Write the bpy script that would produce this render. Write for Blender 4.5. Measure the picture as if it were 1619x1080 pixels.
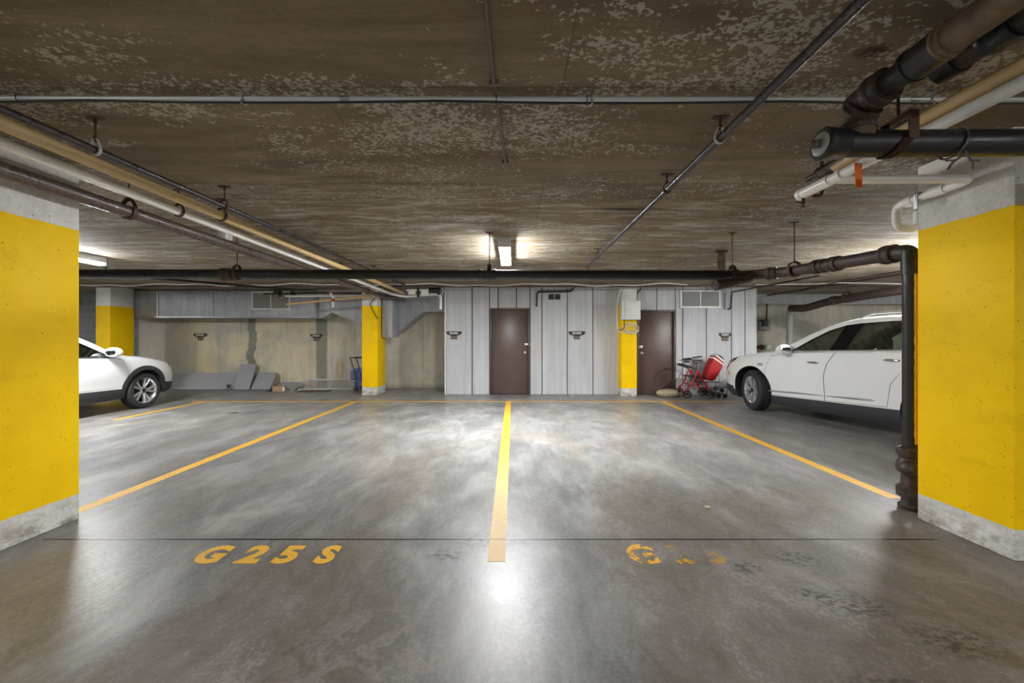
import bpy, bmesh, math, random
from mathutils import Vector, Matrix
random.seed(7)
for o in list(bpy.data.objects): bpy.data.objects.remove(o)
scn = bpy.context.scene
COL = scn.collection
PI = math.pi

# ------------------------------------------------------------------ camera
F = 630.0; VX, VY = 811.0, 537.0; CAMZ = 1.33
cam_d = bpy.data.cameras.new('camera'); cam = bpy.data.objects.new('camera', cam_d); COL.objects.link(cam)
cam.location = (0, 0, CAMZ); cam.rotation_euler = (PI/2, 0, 0)
cam_d.sensor_fit = 'HORIZONTAL'; cam_d.sensor_width = 36.0; cam_d.lens = 36.0*F/1619.0
cam_d.shift_x = -(VX-809.5)/1619.0; cam_d.shift_y = (VY-540.0)/1619.0
cam_d.clip_start = 0.05; cam_d.clip_end = 100
scn.camera = cam
# ------------------------------------------------------------------ world, exposure
w = bpy.data.worlds.new('garage_world'); scn.world = w; w.use_nodes = True
w.node_tree.nodes['Background'].inputs[0].default_value = (0.5, 0.5, 0.5, 1)
w.node_tree.nodes['Background'].inputs[1].default_value = 0.0
vs = scn.view_settings
vs.view_transform = 'Standard'; vs.look = 'None'; vs.gamma = 1.0; vs.use_curve_mapping = False
vs.exposure = 3.85
LAMP = 30.0            # radiance of the fluorescent lenses in the stalls
LAMP_AISLE_FILL = 34.0      # and of the added, unseen fill lamps over the driving aisle
CEIL = 2.61

def P(x, y, Y):        # photo pixel + distance along the view axis -> point
    return Vector(((x-VX)/F*Y, Y, CAMZ-(y-VY)/F*Y))

# ------------------------------------------------------------------ node helpers
def lin(c):
    c = c/255.0
    return c/12.92 if c <= 0.04045 else ((c+0.055)/1.055)**2.4
def rgb(r, g, b): return (lin(r), lin(g), lin(b), 1.0)

class NT:
    def __init__(s, name):
        s.m = bpy.data.materials.new(name); s.m.use_nodes = True
        s.t = s.m.node_tree; s.bsdf = s.t.nodes['Principled BSDF']; s.out = s.t.nodes['Material Output']
        s._pos = None
    def n(s, t, **kw):
        nd = s.t.nodes.new(t)
        for k, v in kw.items(): setattr(nd, k, v)
        return nd
    def link(s, a, b): s.t.links.new(a, b)
    def put(s, sock, v):
        if isinstance(v, bpy.types.NodeSocket): s.link(v, sock)
        else: sock.default_value = v
    def pos(s):
        if s._pos is None: s._pos = s.n('ShaderNodeTexCoord').outputs['Object']
        return s._pos
    def wpos(s): return s.n('ShaderNodeNewGeometry').outputs['Position']
    def mapv(s, v, scale=(1,1,1), loc=(0,0,0), rot=(0,0,0)):
        m = s.n('ShaderNodeMapping'); s.link(v, m.inputs[0])
        m.inputs['Scale'].default_value = scale; m.inputs['Location'].default_value = loc; m.inputs['Rotation'].default_value = rot
        return m.outputs[0]
    def noise(s, v, scale=5, detail=4, rough=0.55, dist=0.0):
        n = s.n('ShaderNodeTexNoise'); s.link(v, n.inputs['Vector'])
        n.inputs['Scale'].default_value = scale; n.inputs['Detail'].default_value = detail
        n.inputs['Roughness'].default_value = rough; n.inputs['Distortion'].default_value = dist
        return n.outputs['Fac']
    def voro(s, v, scale=5, feat='F1'):
        n = s.n('ShaderNodeTexVoronoi', feature=feat); s.link(v, n.inputs['Vector']); n.inputs['Scale'].default_value = scale
        return n.outputs['Distance']
    def ramp(s, v, a, b, lo=0.0, hi=1.0):
        n = s.n('ShaderNodeMapRange', interpolation_type='SMOOTHSTEP'); s.link(v, n.inputs['Value'])
        n.inputs['From Min'].default_value = a; n.inputs['From Max'].default_value = b
        n.inputs['To Min'].default_value = lo; n.inputs['To Max'].default_value = hi
        return n.outputs[0]
    def math(s, op, a, b=0.0, c=None):
        n = s.n('ShaderNodeMath', operation=op); s.put(n.inputs[0], a); s.put(n.inputs[1], b)
        if c is not None: s.put(n.inputs[2], c)
        return n.outputs[0]
    def mix(s, f, a, b, mode='MIX'):
        n = s.n('ShaderNodeMix', data_type='RGBA', blend_type=mode)
        s.put(n.inputs[0], f); s.put(n.inputs[6], a); s.put(n.inputs[7], b)
        return n.outputs[2]
    def xyz(s, v):
        n = s.n('ShaderNodeSeparateXYZ'); s.link(v, n.inputs[0]); return n.outputs
    def bump(s, h, strength=0.3, dist=0.01):
        n = s.n('ShaderNodeBump'); s.link(h, n.inputs['Height'])
        n.inputs['Strength'].default_value = strength; n.inputs['Distance'].default_value = dist
        s.link(n.outputs[0], s.bsdf.inputs['Normal'])
    def set(s, color=None, rough=None, metal=None, **kw):
        if color is not None: s.put(s.bsdf.inputs['Base Color'], color)
        if rough is not None: s.put(s.bsdf.inputs['Roughness'], rough)
        if metal is not None: s.put(s.bsdf.inputs['Metallic'], metal)
        for k, v in kw.items(): s.put(s.bsdf.inputs[k], v)
        return s
    def disc(s, p, cx, cy, r0, r1, sx=1.0, sy=1.0):     # soft blot centred on a spot of the floor/ceiling
        q = s.mapv(p, loc=(-cx*sx, -cy*sy, 0), scale=(sx, sy, 0))
        l = s.n('ShaderNodeVectorMath', operation='LENGTH'); s.link(q, l.inputs[0])
        return s.ramp(l.outputs['Value'], r0, r1, 1.0, 0.0)

def simple(name, c, rough=0.5, metal=0.0, var=0.12, scale=20, **kw):
    t = NT(name); p = t.pos(); n = t.noise(p, scale, 5, 0.6)
    d = tuple(max(0, x*(1-var*2)) for x in c[:3])+(1,)
    l = tuple(min(1, x*(1+var)) for x in c[:3])+(1,)
    t.set(t.mix(n, d, l), rough, metal, **kw)
    return t.m

def rusty(name, c, rust=rgb(92,58,40), amount=0.5, rough=0.55, metal=0.2, scale=9):
    t = NT(name); p = t.pos()
    n = t.noise(p, scale, 6, 0.65); n2 = t.noise(p, scale*4, 5, 0.6)
    f = t.ramp(n, 0.62-0.3*amount, 0.78-0.3*amount)
    col = t.mix(f, c, rust); col = t.mix(t.ramp(n2, 0.35, 0.75), t.mix(0.45, col, (0.005,0.004,0.003,1)), col)
    t.set(col, t.ramp(n, 0.3, 0.7, rough-0.15, rough+0.2), metal); t.bump(n2, 0.35, 0.004)
    return t.m

M = {}
# --- floor
def mk_floor():
    t = NT('floor_concrete'); p = t.wpos(); s = t.xyz(p)
    mid = t.noise(t.mapv(p, (1.0, 0.5, 1)), 2.2, 8, 0.68, 0.5)
    sw = t.noise(t.mapv(p, (1.5, 0.42, 1), rot=(0,0,0.35)), 8.0, 7, 0.72, 0.6)
    gr = t.noise(p, 40, 8, 0.72); gr2 = t.noise(p, 170, 4, 0.7)
    tro = t.noise(t.mapv(p, (1.0, 0.10, 1), rot=(0,0,0.22)), 85, 3, 0.6, 0.6)
    tro2 = t.noise(t.mapv(p, (1.0, 0.12, 1), rot=(0,0,-0.45)), 60, 3, 0.6, 0.8)
    c = t.mix(t.ramp(mid, 0.30, 0.70), rgb(112,111,110), rgb(152,151,149))
    c = t.mix(t.ramp(sw, 0.42, 0.75, 0.0, 0.45), c, rgb(172,171,169))
    c = t.mix(t.ramp(sw, 0.30, 0.46, 0.35, 0.0), c, rgb(96,94,92))
    # tan tint drifting through the stalls
    tn = t.ramp(t.noise(t.mapv(p, (0.8, 0.45, 1), loc=(3,1,0)), 1.6, 6, 0.65, 0.8), 0.48, 0.68)
    c = t.mix(t.math('MULTIPLY', tn, 0.42), c, rgb(146,130,108))
    # driving dirt in the front of both stalls, ragged edged
    en = t.math('MULTIPLY', t.math('SUBTRACT', t.noise(t.mapv(p, (1.2, 0.8, 1)), 2.4, 8, 0.72, 0.7), 0.5), 1.5)
    def ragged(d): return t.ramp(t.math('ADD', d, en), 0.25, 0.72)
    b1 = ragged(t.disc(p, -1.12, 1.75, 0.0, 1.35, 1.25, 0.62)); b3 = ragged(t.math('MULTIPLY', t.disc(p, -1.0, 3.9, 0.0, 1.6, 2.4, 0.62), 0.75))
    rgt = t.math('MULTIPLY', t.ramp(s[0], 0.30, 0.85), t.ramp(s[1], 2.4, 4.4, 1.0, 0.15)); b2 = ragged(rgt)
    br = t.math('MAXIMUM', t.math('MAXIMUM', b1, t.math('MULTIPLY', b3, 0.7)), b2)
    dirt = t.mix(t.ramp(t.noise(t.mapv(p, (1,0.7,1)), 3.4, 8, 0.75, 0.8), 0.36, 0.64), rgb(104,95,84), rgb(132,123,116))
    c = t.mix(t.math('MULTIPLY', br, 0.85), c, dirt)
    # scabbed repair below the left lettering
    scn_ = t.noise(p, 7.0, 9, 0.78, 0.6)
    sc = t.math('MULTIPLY', t.disc(p, -0.62, 1.62, 0.22, 0.62, 1.15, 1.0), t.ramp(scn_, 0.485, 0.52))
    c = t.mix(t.math('MULTIPLY', t.disc(p, -0.62, 1.62, 0.3, 0.75, 1.15, 1.0), 0.4), c, rgb(92,82,70))
    c = t.mix(t.math('MULTIPLY', sc, 0.75), c, rgb(140,130,124))
    # salt bloom towards the wall
    sl = t.math('MULTIPLY', t.ramp(s[1], 2.8, 7.5), t.ramp(t.noise(t.mapv(p, (0.9, 0.55, 1)), 3.2, 9, 0.75, 0.4), 0.47, 0.70))
    c = t.mix(t.math('MULTIPLY', sl, 0.6), c, rgb(202,201,198))
    # ochre stains
    oc = t.math('MULTIPLY', t.disc(p, 2.2, 1.72, 0.1, 0.85, 0.75, 1.5), t.ramp(t.noise(p, 4.5, 9, 0.75), 0.47, 0.60))
    c = t.mix(t.math('MULTIPLY', oc, 0.65), c, rgb(96,80,50))
    # grain
    c = t.mix(t.ramp(gr, 0.36, 0.64, 0.0, 0.62), c, t.mix(0.6, c, rgb(62,58,54)))
    c = t.mix(t.math('MULTIPLY', t.ramp(t.math('MULTIPLY', gr, mid), 0.27, 0.34), 0.22), c, rgb(206,204,200))
    # black scuffs
    k = t.ramp(t.noise(t.mapv(p, (1, 1.6, 1)), 22, 6, 0.68, 0.3), 0.47, 0.56)
    for cx, cy, r in ((1.72,2.42,0.17),(1.36,2.33,0.13),(1.72,2.0,0.22),(1.55,2.08,0.12),(1.45,1.50,0.20),(1.95,1.75,0.22),(-0.15,2.64,0.26),(-0.40,2.45,0.14)):
        m = t.math('MULTIPLY', t.disc(p, cx, cy, r*0.15, r, 0.8, 1.4), k)
        c = t.mix(t.math('MULTIPLY', m, 0.85), c, rgb(40,41,43))
    pits = t.ramp(t.voro(t.mapv(p, (1,1,0.01)), 6), 0.016, 0.03, 1.0, 0.0)
    c = t.mix(t.math('MULTIPLY', pits, 0.75), c, rgb(40,38,36))
    # saw-cut joint
    wob = t.math('MULTIPLY', t.math('SUBTRACT', t.noise(t.mapv(p, (1.0, 0.0, 0)), 3, 3, 0.6), 0.5), 0.012)
    dj = t.math('ABSOLUTE', t.math('ADD', t.math('SUBTRACT', s[1], 2.652), wob))
    j = t.math('MULTIPLY', t.ramp(dj, 0.006, 0.0105, 1.0, 0.0), t.math('MULTIPLY', t.ramp(s[0], -3.15, -3.1), t.ramp(s[0], 2.8, 2.85, 1.0, 0.0)))
    dm = t.math('MULTIPLY', t.ramp(dj, 0.0, 0.14, 0.3, 0.0), t.ramp(mid, 0.4, 0.6)); c = t.mix(dm, c, rgb(84,78,72))
    c = t.mix(j, c, rgb(22,20,18))
    r = t.ramp(mid, 0.25, 0.75, 0.33, 0.41); r = t.math('ADD', r, t.ramp(gr, 0.3, 0.75, -0.03, 0.06)); r = t.math('ADD', r, t.math('MULTIPLY', br, 0.12))
    t.set(c, r, 0.0, **{'Specular IOR Level': 0.45})
    h = t.math('ADD', t.math('ADD', t.math('MULTIPLY', tro, 0.55), t.math('MULTIPLY', tro2, 0.35)), t.math('MULTIPLY', gr, 0.5))
    h = t.math('SUBTRACT', h, t.math('MULTIPLY', j, 2.0)); h = t.math('ADD', h, t.math('MULTIPLY', sc, 0.8)); h = t.math('SUBTRACT', h, pits)
    t.bump(h, 0.16, 0.004)
    return t.m
M['floor'] = mk_floor()

def mk_ceiling():
    t = NT('ceiling_concrete'); p = t.wpos(); s = t.xyz(p)
    br = t.n('ShaderNodeTexBrick'); t.link(t.mapv(p, loc=(-0.37+0.12, -2.02, 0)), br.inputs['Vector'])
    br.inputs['Scale'].default_value = 1.0; br.inputs['Brick Width'].default_value = 2.5; br.inputs['Row Height'].default_value = 1.25
    br.inputs['Mortar Size'].default_value = 0.004; br.inputs['Color1'].default_value = (0.36,0.36,0.36,1); br.inputs['Color2'].default_value = (0.62,0.62,0.62,1)
    br.inputs['Mortar'].default_value = (0.5,0.5,0.5,1); br.inputs['Mortar Smooth'].default_value = 0.3
    tone = br.outputs['Color']; seam = br.outputs['Fac']
    band = t.noise(t.mapv(p, (0.28, 1.6, 1)), 2.2, 6, 0.65, 0.5)
    cloud = t.noise(t.mapv(p, (0.5, 0.9, 1)), 1.3, 4, 0.55, 0.3)
    fine = t.noise(t.mapv(p, (0.8, 1.6, 1)), 30, 5, 0.7)
    c = t.mix(t.ramp(band, 0.3, 0.7), rgb(104,90,70), rgb(142,128,105))
    c = t.mix(t.ramp(cloud, 0.35, 0.7, 0.0, 0.5), c, rgb(124,104,76))
    c = t.mix(0.32, c, tone, 'OVERLAY')
    c = t.mix(t.ramp(fine, 0.35, 0.75, 0.0, 0.35), c, rgb(92,82,64))
    # flaking pale skim coat: clusters of stretched flecks
    q = t.mapv(p, (0.75, 1.0, 1), rot=(0,0,-0.5))
    clus = t.ramp(t.noise(t.mapv(p, (0.45, 1.1, 1)), 1.7, 5, 0.65, 0.4), 0.40, 0.62)
    near = t.ramp(s[1], 1.7, 2.4, 1.0, 0.75)
    fl = t.math('ADD', t.math('MULTIPLY', t.noise(q, 55, 3, 0.55, 0.4), 0.72), t.math('MULTIPLY', t.noise(q, 13, 3, 0.6, 0.3), 0.28))
    thr = t.math('SUBTRACT', 0.675, t.math('MULTIPLY', clus, t.ramp(s[1], 2.0, 3.4, 0.205, 0.135)))
    fm = t.ramp(t.math('SUBTRACT', fl, thr), 0.0, 0.03)
    c = t.mix(t.math('MULTIPLY', fm, 0.6), c, rgb(196,190,178))
    # streaks of paler grey, stronger further back
    st = t.noise(t.mapv(p, (0.42, 2.2, 1), rot=(0,0,0.04)), 4.0, 9, 0.78, 0.7)
    sm = t.math('MULTIPLY', t.ramp(st, 0.46, 0.66), t.ramp(s[1], 2.6, 4.2))
    c = t.mix(t.math('MULTIPLY', sm, 0.62), c, rgb(206,203,196))
    # rust spots
    ru = t.math('MULTIPLY', t.ramp(t.noise(p, 6, 6, 0.7), 0.66, 0.74), 0.6)
    c = t.mix(ru, c, rgb(120,84,50))
    # the long black mould streak and the rust blot
    mk = t.math('MULTIPLY', t.disc(p, 1.12, 3.91, 0.10, 0.55, 1.0, 9.0), t.ramp(t.noise(t.mapv(p,(1,3,1)), 12, 8, 0.78), 0.38, 0.47))
    c = t.mix(mk, c, rgb(40,30,20))
    mk2 = t.math('MULTIPLY', t.disc(p, 1.6, 1.77, 0.02, 0.11, 1.0, 1.6), t.ramp(t.noise(p, 26, 5, 0.7), 0.4, 0.5))
    c = t.mix(mk2, c, rgb(66,40,24))
    c = t.mix(t.math('MULTIPLY', seam, 0.55), c, rgb(70,60,45))
    t.set(c, 0.8, 0.0, **{'Specular IOR Level': 0.25})
    h = t.math('SUBTRACT', t.math('ADD', t.math('MULTIPLY', fm, 0.5), fine), seam)
    t.bump(h, 0.25, 0.005)
    return t.m
M['ceiling'] = mk_ceiling()

def mk_backwall():
    t = NT('old_poured_concrete'); p = t.wpos(); s = t.xyz(p)
    cl = t.noise(t.mapv(p, (0.8, 1, 0.8)), 1.5, 6, 0.65, 0.5); v = t.noise(t.mapv(p, (2.4, 1, 0.35)), 3.0, 6, 0.65, 0.3)
    c = t.mix(t.ramp(cl, 0.3, 0.7), rgb(182,178,166), rgb(214,206,186))
    c = t.mix(t.ramp(v, 0.45, 0.75, 0.0, 0.7), c, rgb(166,162,150))
    warm = t.math('MULTIPLY', t.ramp(s[0], -10.0, -8.3), t.ramp(s[0], -5.2, -4.9, 1.0, 0.0))
    c = t.mix(t.math('MULTIPLY', t.math('MULTIPLY', warm, t.ramp(cl, 0.35, 0.6)), 0.42), c, rgb(226,208,162))
    grey = t.ramp(s[0], -9.2, -8.6, 0.6, 0.0); c = t.mix(grey, c, rgb(168,162,150))
    # board joints every 0.82 m
    fx = t.math('ABSOLUTE', t.math('SUBTRACT', t.math('FRACT', t.math('DIVIDE', t.math('ADD', s[0], 20.13), 0.62)), 0.5))
    jn = t.ramp(fx, 0.0, 0.022, 1.0, 0.0); c = t.mix(t.math('MULTIPLY', t.math('MULTIPLY', jn, t.ramp(v, 0.3, 0.6)), 0.45), c, rgb(96,90,78))
    hz = t.ramp(t.math('ABSOLUTE', t.math('SUBTRACT', s[2], 1.53)), 0.0, 0.012, 0.15, 0.0); c = t.mix(hz, c, rgb(110,104,90))
    # dark green patching strips
    wz = t.math('MULTIPLY', t.math('SUBTRACT', t.noise(t.mapv(p, (0,0,1)), 1.6, 3, 0.6), 0.5), 0.55)
    for cx, hw in ((-7.12, 0.11), (-5.22, 0.15)):
        d = t.math('ABSOLUTE', t.math('SUBTRACT', t.math('SUBTRACT', s[0], cx), wz if cx < -6 else t.math('MULTIPLY', wz, 0.15)))
        m = t.ramp(d, hw-0.02, hw+0.02, 1.0, 0.0); c = t.mix(t.math('MULTIPLY', m, 0.8), c, t.mix(t.ramp(cl,0.4,0.6), rgb(104,110,98), rgb(122,126,114)))
    # rust arch stain and drips
    d1 = t.mapv(p, (2.4, 0, 1.0), loc=(4.72*2.4, 0, -0.55)); l = t.n('ShaderNodeVectorMath', operation='LENGTH'); t.link(d1, l.inputs[0])
    ru = t.math('MULTIPLY', t.ramp(l.outputs['Value'], 0.18, 0.42, 1.0, 0.0), t.ramp(v, 0.35, 0.6)); c = t.mix(t.math('MULTIPLY', ru, 0.55), c, rgb(166,120,56))
    d2 = t.ramp(t.math('ABSOLUTE', t.math('ADD', s[0], 8.3)), 0.05, 0.5, 1.0, 0.0); d2 = t.math('MULTIPLY', d2, t.ramp(s[2], 0.3, 1.2, 1.0, 0.0))
    c = t.mix(t.math('MULTIPLY', d2, 0.4), c, rgb(214,184,104))
    pit = t.ramp(t.voro(t.mapv(p, (1, 0.01, 1)), 6), 0.03, 0.07, 0.7, 0.0); c = t.mix(pit, c, rgb(90,82,66))
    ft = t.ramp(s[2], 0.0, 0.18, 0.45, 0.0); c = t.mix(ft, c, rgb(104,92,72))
    t.set(c, 0.85, 0.0, **{'Specular IOR Level': 0.2}); t.bump(v, 0.2, 0.006)
    return t.m
M['backwall'] = mk_backwall()

def mk_panel():
    t = NT('galvanised_wall_panel'); p = t.wpos()
    v = t.noise(t.mapv(p, (4.5, 1, 0.25)), 2.2, 6, 0.65, 0.2); m = t.noise(t.mapv(p, (1.0, 1, 0.8)), 3.5, 7, 0.7, 0.4); f = t.noise(p, 22, 4, 0.7)
    c = t.mix(t.ramp(v, 0.3, 0.7), rgb(182,183,185), rgb(200,201,203))
    c = t.mix(t.ramp(m, 0.5, 0.72, 0.0, 0.3), c, rgb(168,169,172)); c = t.mix(t.ramp(f, 0.6, 0.75, 0.0, 0.2), c, rgb(166,166,168))
    t.set(c, t.ramp(m, 0.3, 0.7, 0.5, 0.72), 0.0, **{'Specular IOR Level': 0.35})
    return t.m
M['panel'] = mk_panel()
M['panel_gap'] = simple('panel_gap_dark', rgb(30,30,31), 0.9)

def mk_column():
    t = NT('painted_column'); p = t.wpos(); s = t.xyz(p)
    n = t.noise(p, 3.0, 6, 0.65, 0.3); f = t.noise(p, 40, 4, 0.7)
    conc = t.mix(t.ramp(n, 0.3, 0.7), rgb(208,206,200), rgb(236,234,229)); conc = t.mix(t.ramp(f, 0.4, 0.75, 0, 0.3), conc, rgb(160,156,148))
    low = t.ramp(s[2], 0.0, 0.19, 0.9, 0.25); conc = t.mix(t.math('MULTIPLY', t.math('MULTIPLY', low, t.ramp(s[2], 0.3, 0.4, 1.0, 0.0)), t.ramp(t.noise(t.mapv(p, (1,1,1.6)), 6, 8, 0.75), 0.38, 0.62)), conc, rgb(126,112,92))
    yel = t.mix(t.ramp(n, 0.3, 0.7), rgb(246,198,0), rgb(253,208,0))
    yel = t.mix(t.ramp(t.noise(t.mapv(p, (1,1,2.2)), 2.2, 6, 0.7), 0.56, 0.75, 0.0, 0.3), yel, rgb(206,160,8))
    e = t.math('MULTIPLY', t.math('SUBTRACT', t.noise(p, 9, 4, 0.6), 0.5), 0.012); z = t.math('ADD', s[2], e)
    band = t.math('MULTIPLY', t.ramp(z, 0.188, 0.192), t.ramp(z, 2.136, 2.140, 1.0, 0.0))
    c = t.mix(band, conc, yel)
    q = t.n('ShaderNodeVectorMath', operation='ADD'); t.link(p, q.inputs[0])
    wv = t.n('ShaderNodeTexNoise'); t.link(p, wv.inputs['Vector']); wv.inputs['Scale'].default_value = 25
    sc = t.n('ShaderNodeVectorMath', operation='SCALE'); t.link(wv.outputs['Color'], sc.inputs[0]); sc.inputs['Scale'].default_value = 0.02; t.link(sc.outputs[0], q.inputs[1])
    vo = t.n('ShaderNodeTexVoronoi'); t.link(q.outputs[0], vo.inputs['Vector']); vo.inputs['Scale'].default_value = 19
    rs = t.xyz(vo.outputs['Color'])
    pit = t.math('MULTIPLY', t.ramp(t.math('SUBTRACT', vo.outputs['Distance'], t.math('MULTIPLY', rs[1], 0.10)), 0.02, 0.06, 1.0, 0.0), t.ramp(rs[0], 0.60, 0.62))
    vo2 = t.n('ShaderNodeTexVoronoi'); t.link(q.outputs[0], vo2.inputs['Vector']); vo2.inputs['Scale'].default_value = 48
    r2 = t.xyz(vo2.outputs['Color']); pit2 = t.math('MULTIPLY', t.ramp(vo2.outputs['Distance'], 0.12, 0.24, 1.0, 0.0), t.ramp(r2[0], 0.84, 0.86))
    pt = t.math('MAXIMUM', pit, t.math('MULTIPLY', pit2, 0.8))
    c = t.mix(t.math('MULTIPLY', pt, 0.8), c, t.mix(band, rgb(92,84,74), rgb(84,48,10)))
    rg = t.mix(band, (0.8,)*3+(1,), (0.55,)*3+(1,)); t.set(c, 0.5, 0.0, **{'Specular IOR Level': 0.18}); t.link(rg, t.bsdf.inputs['Roughness'])
    h = t.math('SUBTRACT', t.math('MULTIPLY', f, 0.4), pt); t.bump(h, 0.35, 0.006)
    return t.m
M['column'] = mk_column()

def mk_block():
    t = NT('concrete_block'); p = t.wpos(); s = t.xyz(p)
    cb = t.n('ShaderNodeCombineXYZ'); t.link(t.math('ADD', s[0], s[1]), cb.inputs[0]); t.link(s[2], cb.inputs[1])
    br = t.n('ShaderNodeTexBrick'); t.link(cb.outputs[0], br.inputs['Vector']); br.inputs['Scale'].default_value = 1
    br.inputs['Brick Width'].default_value = 0.406; br.inputs['Row Height'].default_value = 0.203; br.inputs['Mortar Size'].default_value = 0.006
    br.inputs['Color1'].default_value = rgb(118,119,122); br.inputs['Color2'].default_value = rgb(140,141,144); br.inputs['Mortar'].default_value = rgb(158,158,158)
    n = t.noise(p, 30, 5, 0.7); c = t.mix(t.ramp(n, 0.4, 0.8, 0, 0.4), br.outputs['Color'], rgb(78,78,80))
    t.set(c, 0.9); t.bump(t.math('SUBTRACT', n, br.outputs['Fac']), 0.3, 0.006)
    return t.m
M['block'] = mk_block()

def mk_paint_line(name, worn):
    t = NT(name); p = t.wpos(); s = t.xyz(p)
    n = t.noise(t.mapv(p, (1, 0.6, 1)), 16, 7, 0.75, 0.4); f = t.noise(p, 60, 4, 0.7)
    c = t.mix(t.ramp(n, 0.3, 0.75), rgb(234,184,60), rgb(222,164,50))
    if worn == 'line':      # traffic has bleached the front end of the middle line
        m = t.math('MULTIPLY', t.ramp(s[1], 2.6, 4.8, 1.0, 0.0), t.ramp(t.math('ABSOLUTE', s[0]), 1.0, 1.1, 1.0, 0.0)); c = t.mix(t.math('MULTIPLY', m, 0.7), c, rgb(206,180,142))
    c = t.mix(t.ramp(t.math('ABSOLUTE', t.math('SUBTRACT', s[1], 2.652)), 0.003, 0.007, 0.85, 0.0), c, rgb(40,34,26))
    t.set(c, 0.55)
    lo, hi = {'line': (0.30, 0.36), 'text': (0.33, 0.40), 'faded': (0.50, 0.57), 'half': (0.44, 0.50)}[worn]
    if worn == 'faded': a = t.math('MULTIPLY', t.ramp(t.noise(t.mapv(p, (1,1,1), loc=(0.3,0.1,0)), 7, 6, 0.7), 0.49, 0.55), t.ramp(s[0], 0.95, 1.25, 0.8, 0.22))
    else: a = t.ramp(n, lo, hi)
    a = t.math('MULTIPLY', a, t.ramp(f, 0.28, 0.42))
    t.put(t.bsdf.inputs['Alpha'], a)
    return t.m
M['line'] = mk_paint_line('yellow_line_paint', 'line'); M['stencil'] = mk_paint_line('yellow_stencil_paint', 'text'); M['stencil_faded'] = mk_paint_line('worn_stencil_paint', 'faded'); M['stencil_half'] = mk_paint_line('half_worn_stencil_paint', 'half')

M['black_pipe'] = rusty('black_cast_iron', rgb(24,24,26), rgb(52,38,28), 0.22, 0.42, 0.0)
M['rust_pipe'] = rusty('rusty_cast_iron', rgb(60,48,44), rgb(88,62,50), 0.5, 0.55, 0.0, 14)
M['rust_pipe2'] = rusty('rust_mottled_pipe', rgb(98,86,82), rgb(112,88,74), 0.5, 0.34, 0.15, 16)
M['tan_iron'] = rusty('tan_flaking_iron', rgb(122,100,72), rgb(66,54,48), 0.6, 0.6, 0.05, 7)
M['dark_steel'] = rusty('dark_steel_pipe', rgb(66,62,64), rgb(84,64,54), 0.35, 0.34, 0.5)
M['hanger'] = rusty('rusty_hanger_steel', rgb(70,48,38), rgb(106,66,46), 0.6, 0.6, 0.2, 30)
M['hanger_grey'] = simple('grey_hanger_paint', rgb(176,174,168), 0.5)
M['white_pvc'] = simple('white_pvc', rgb(240,239,234), 0.32, 0, 0.04, 6)
M['ivory_pvc'] = simple('ivory_pvc', rgb(206,198,178), 0.4, 0, 0.06, 6)
M['beige_pipe'] = simple('beige_insulated_pipe', rgb(208,178,128), 0.45, 0, 0.08, 5)
M['emt'] = simple('galvanised_conduit', rgb(206,207,208), 0.35, 0.3, 0.06, 12)
M['zinc'] = simple('zinc_clamp', rgb(170,172,172), 0.35, 0.8)
M['brown_conduit'] = simple('brown_painted_conduit', rgb(108,92,78), 0.5, 0.1)
M['cable_black'] = simple('black_cable', rgb(26,26,27), 0.5)
M['cable_white'] = simple('white_cable', rgb(214,212,206), 0.5, 0, 0.05)
M['cable_grey'] = simple('grey_cable', rgb(150,150,146), 0.5)
M['copper'] = rusty('aged_copper', rgb(112,70,48), rgb(82,56,44), 0.4, 0.5, 0.5)
M['yellow_paint'] = simple('yellow_overspray_paint', rgb(214,160,18), 0.5, 0, 0.2, 30)
M['orange_tag'] = simple('orange_plastic_tag', rgb(255,124,14), 0.45, 0, 0.06)
M['duct'] = None
def mk_duct():
    t = NT('galvanised_duct'); p = t.wpos()
    v = t.noise(t.mapv(p, (3.5, 2, 0.3)), 2.4, 6, 0.7); m = t.noise(p, 3.5, 5, 0.6)
    c = t.mix(t.ramp(v, 0.3, 0.72), rgb(156,158,162), rgb(184,186,189)); c = t.mix(t.ramp(m, 0.45, 0.7, 0, 0.35), c, rgb(132,134,138))
    t.set(c, t.ramp(m, 0.3, 0.7, 0.38, 0.55), 0.1); return t.m
M['duct'] = mk_duct()
M['duct_seam'] = simple('duct_seam_metal', rgb(172,173,174), 0.4, 0.5)
M['door'] = None
def mk_door():
    t = NT('brown_door_paint'); p = t.wpos(); s = t.xyz(p)
    n = t.noise(p, 3, 5, 0.6); sc = t.noise(t.mapv(p, (1,1,2.5), rot=(0,0.4,0)), 5, 6, 0.7, 0.8)
    c = t.mix(n, rgb(84,66,61), rgb(100,80,74)); c = t.mix(t.math('MULTIPLY', t.ramp(sc, 0.56, 0.64), t.ramp(s[2], 0.15, 0.7, 0.5, 0.0)), c, rgb(64,46,40))
    t.set(c, 0.36); return t.m
M['door'] = mk_door()
M['door_frame'] = simple('brown_frame_paint', rgb(86,72,64), 0.4, 0, 0.06)
M['brass'] = simple('satin_steel', rgb(196,192,184), 0.3, 0.8)
M['white_metal'] = simple('white_enamel', rgb(222,222,220), 0.35, 0, 0.03, 5)
M['grille_frame'] = simple('pale_grille_frame', rgb(226,226,222), 0.45, 0.1, 0.06)
M['grille_slat'] = simple('grey_grille_slat', rgb(176,176,172), 0.5, 0.1, 0.06)
M['dark'] = simple('dark_void', rgb(30,30,30), 0.9)
M['sign'] = rusty('brown_sign_plate', rgb(78,60,50), rgb(60,42,32), 0.3, 0.5, 0.0, 40)
M['sign_black'] = simple('black_sign_strip', rgb(44,38,36), 0.5)
M['sign_tan'] = simple('tan_sign_paint', rgb(168,148,122), 0.6)
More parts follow.
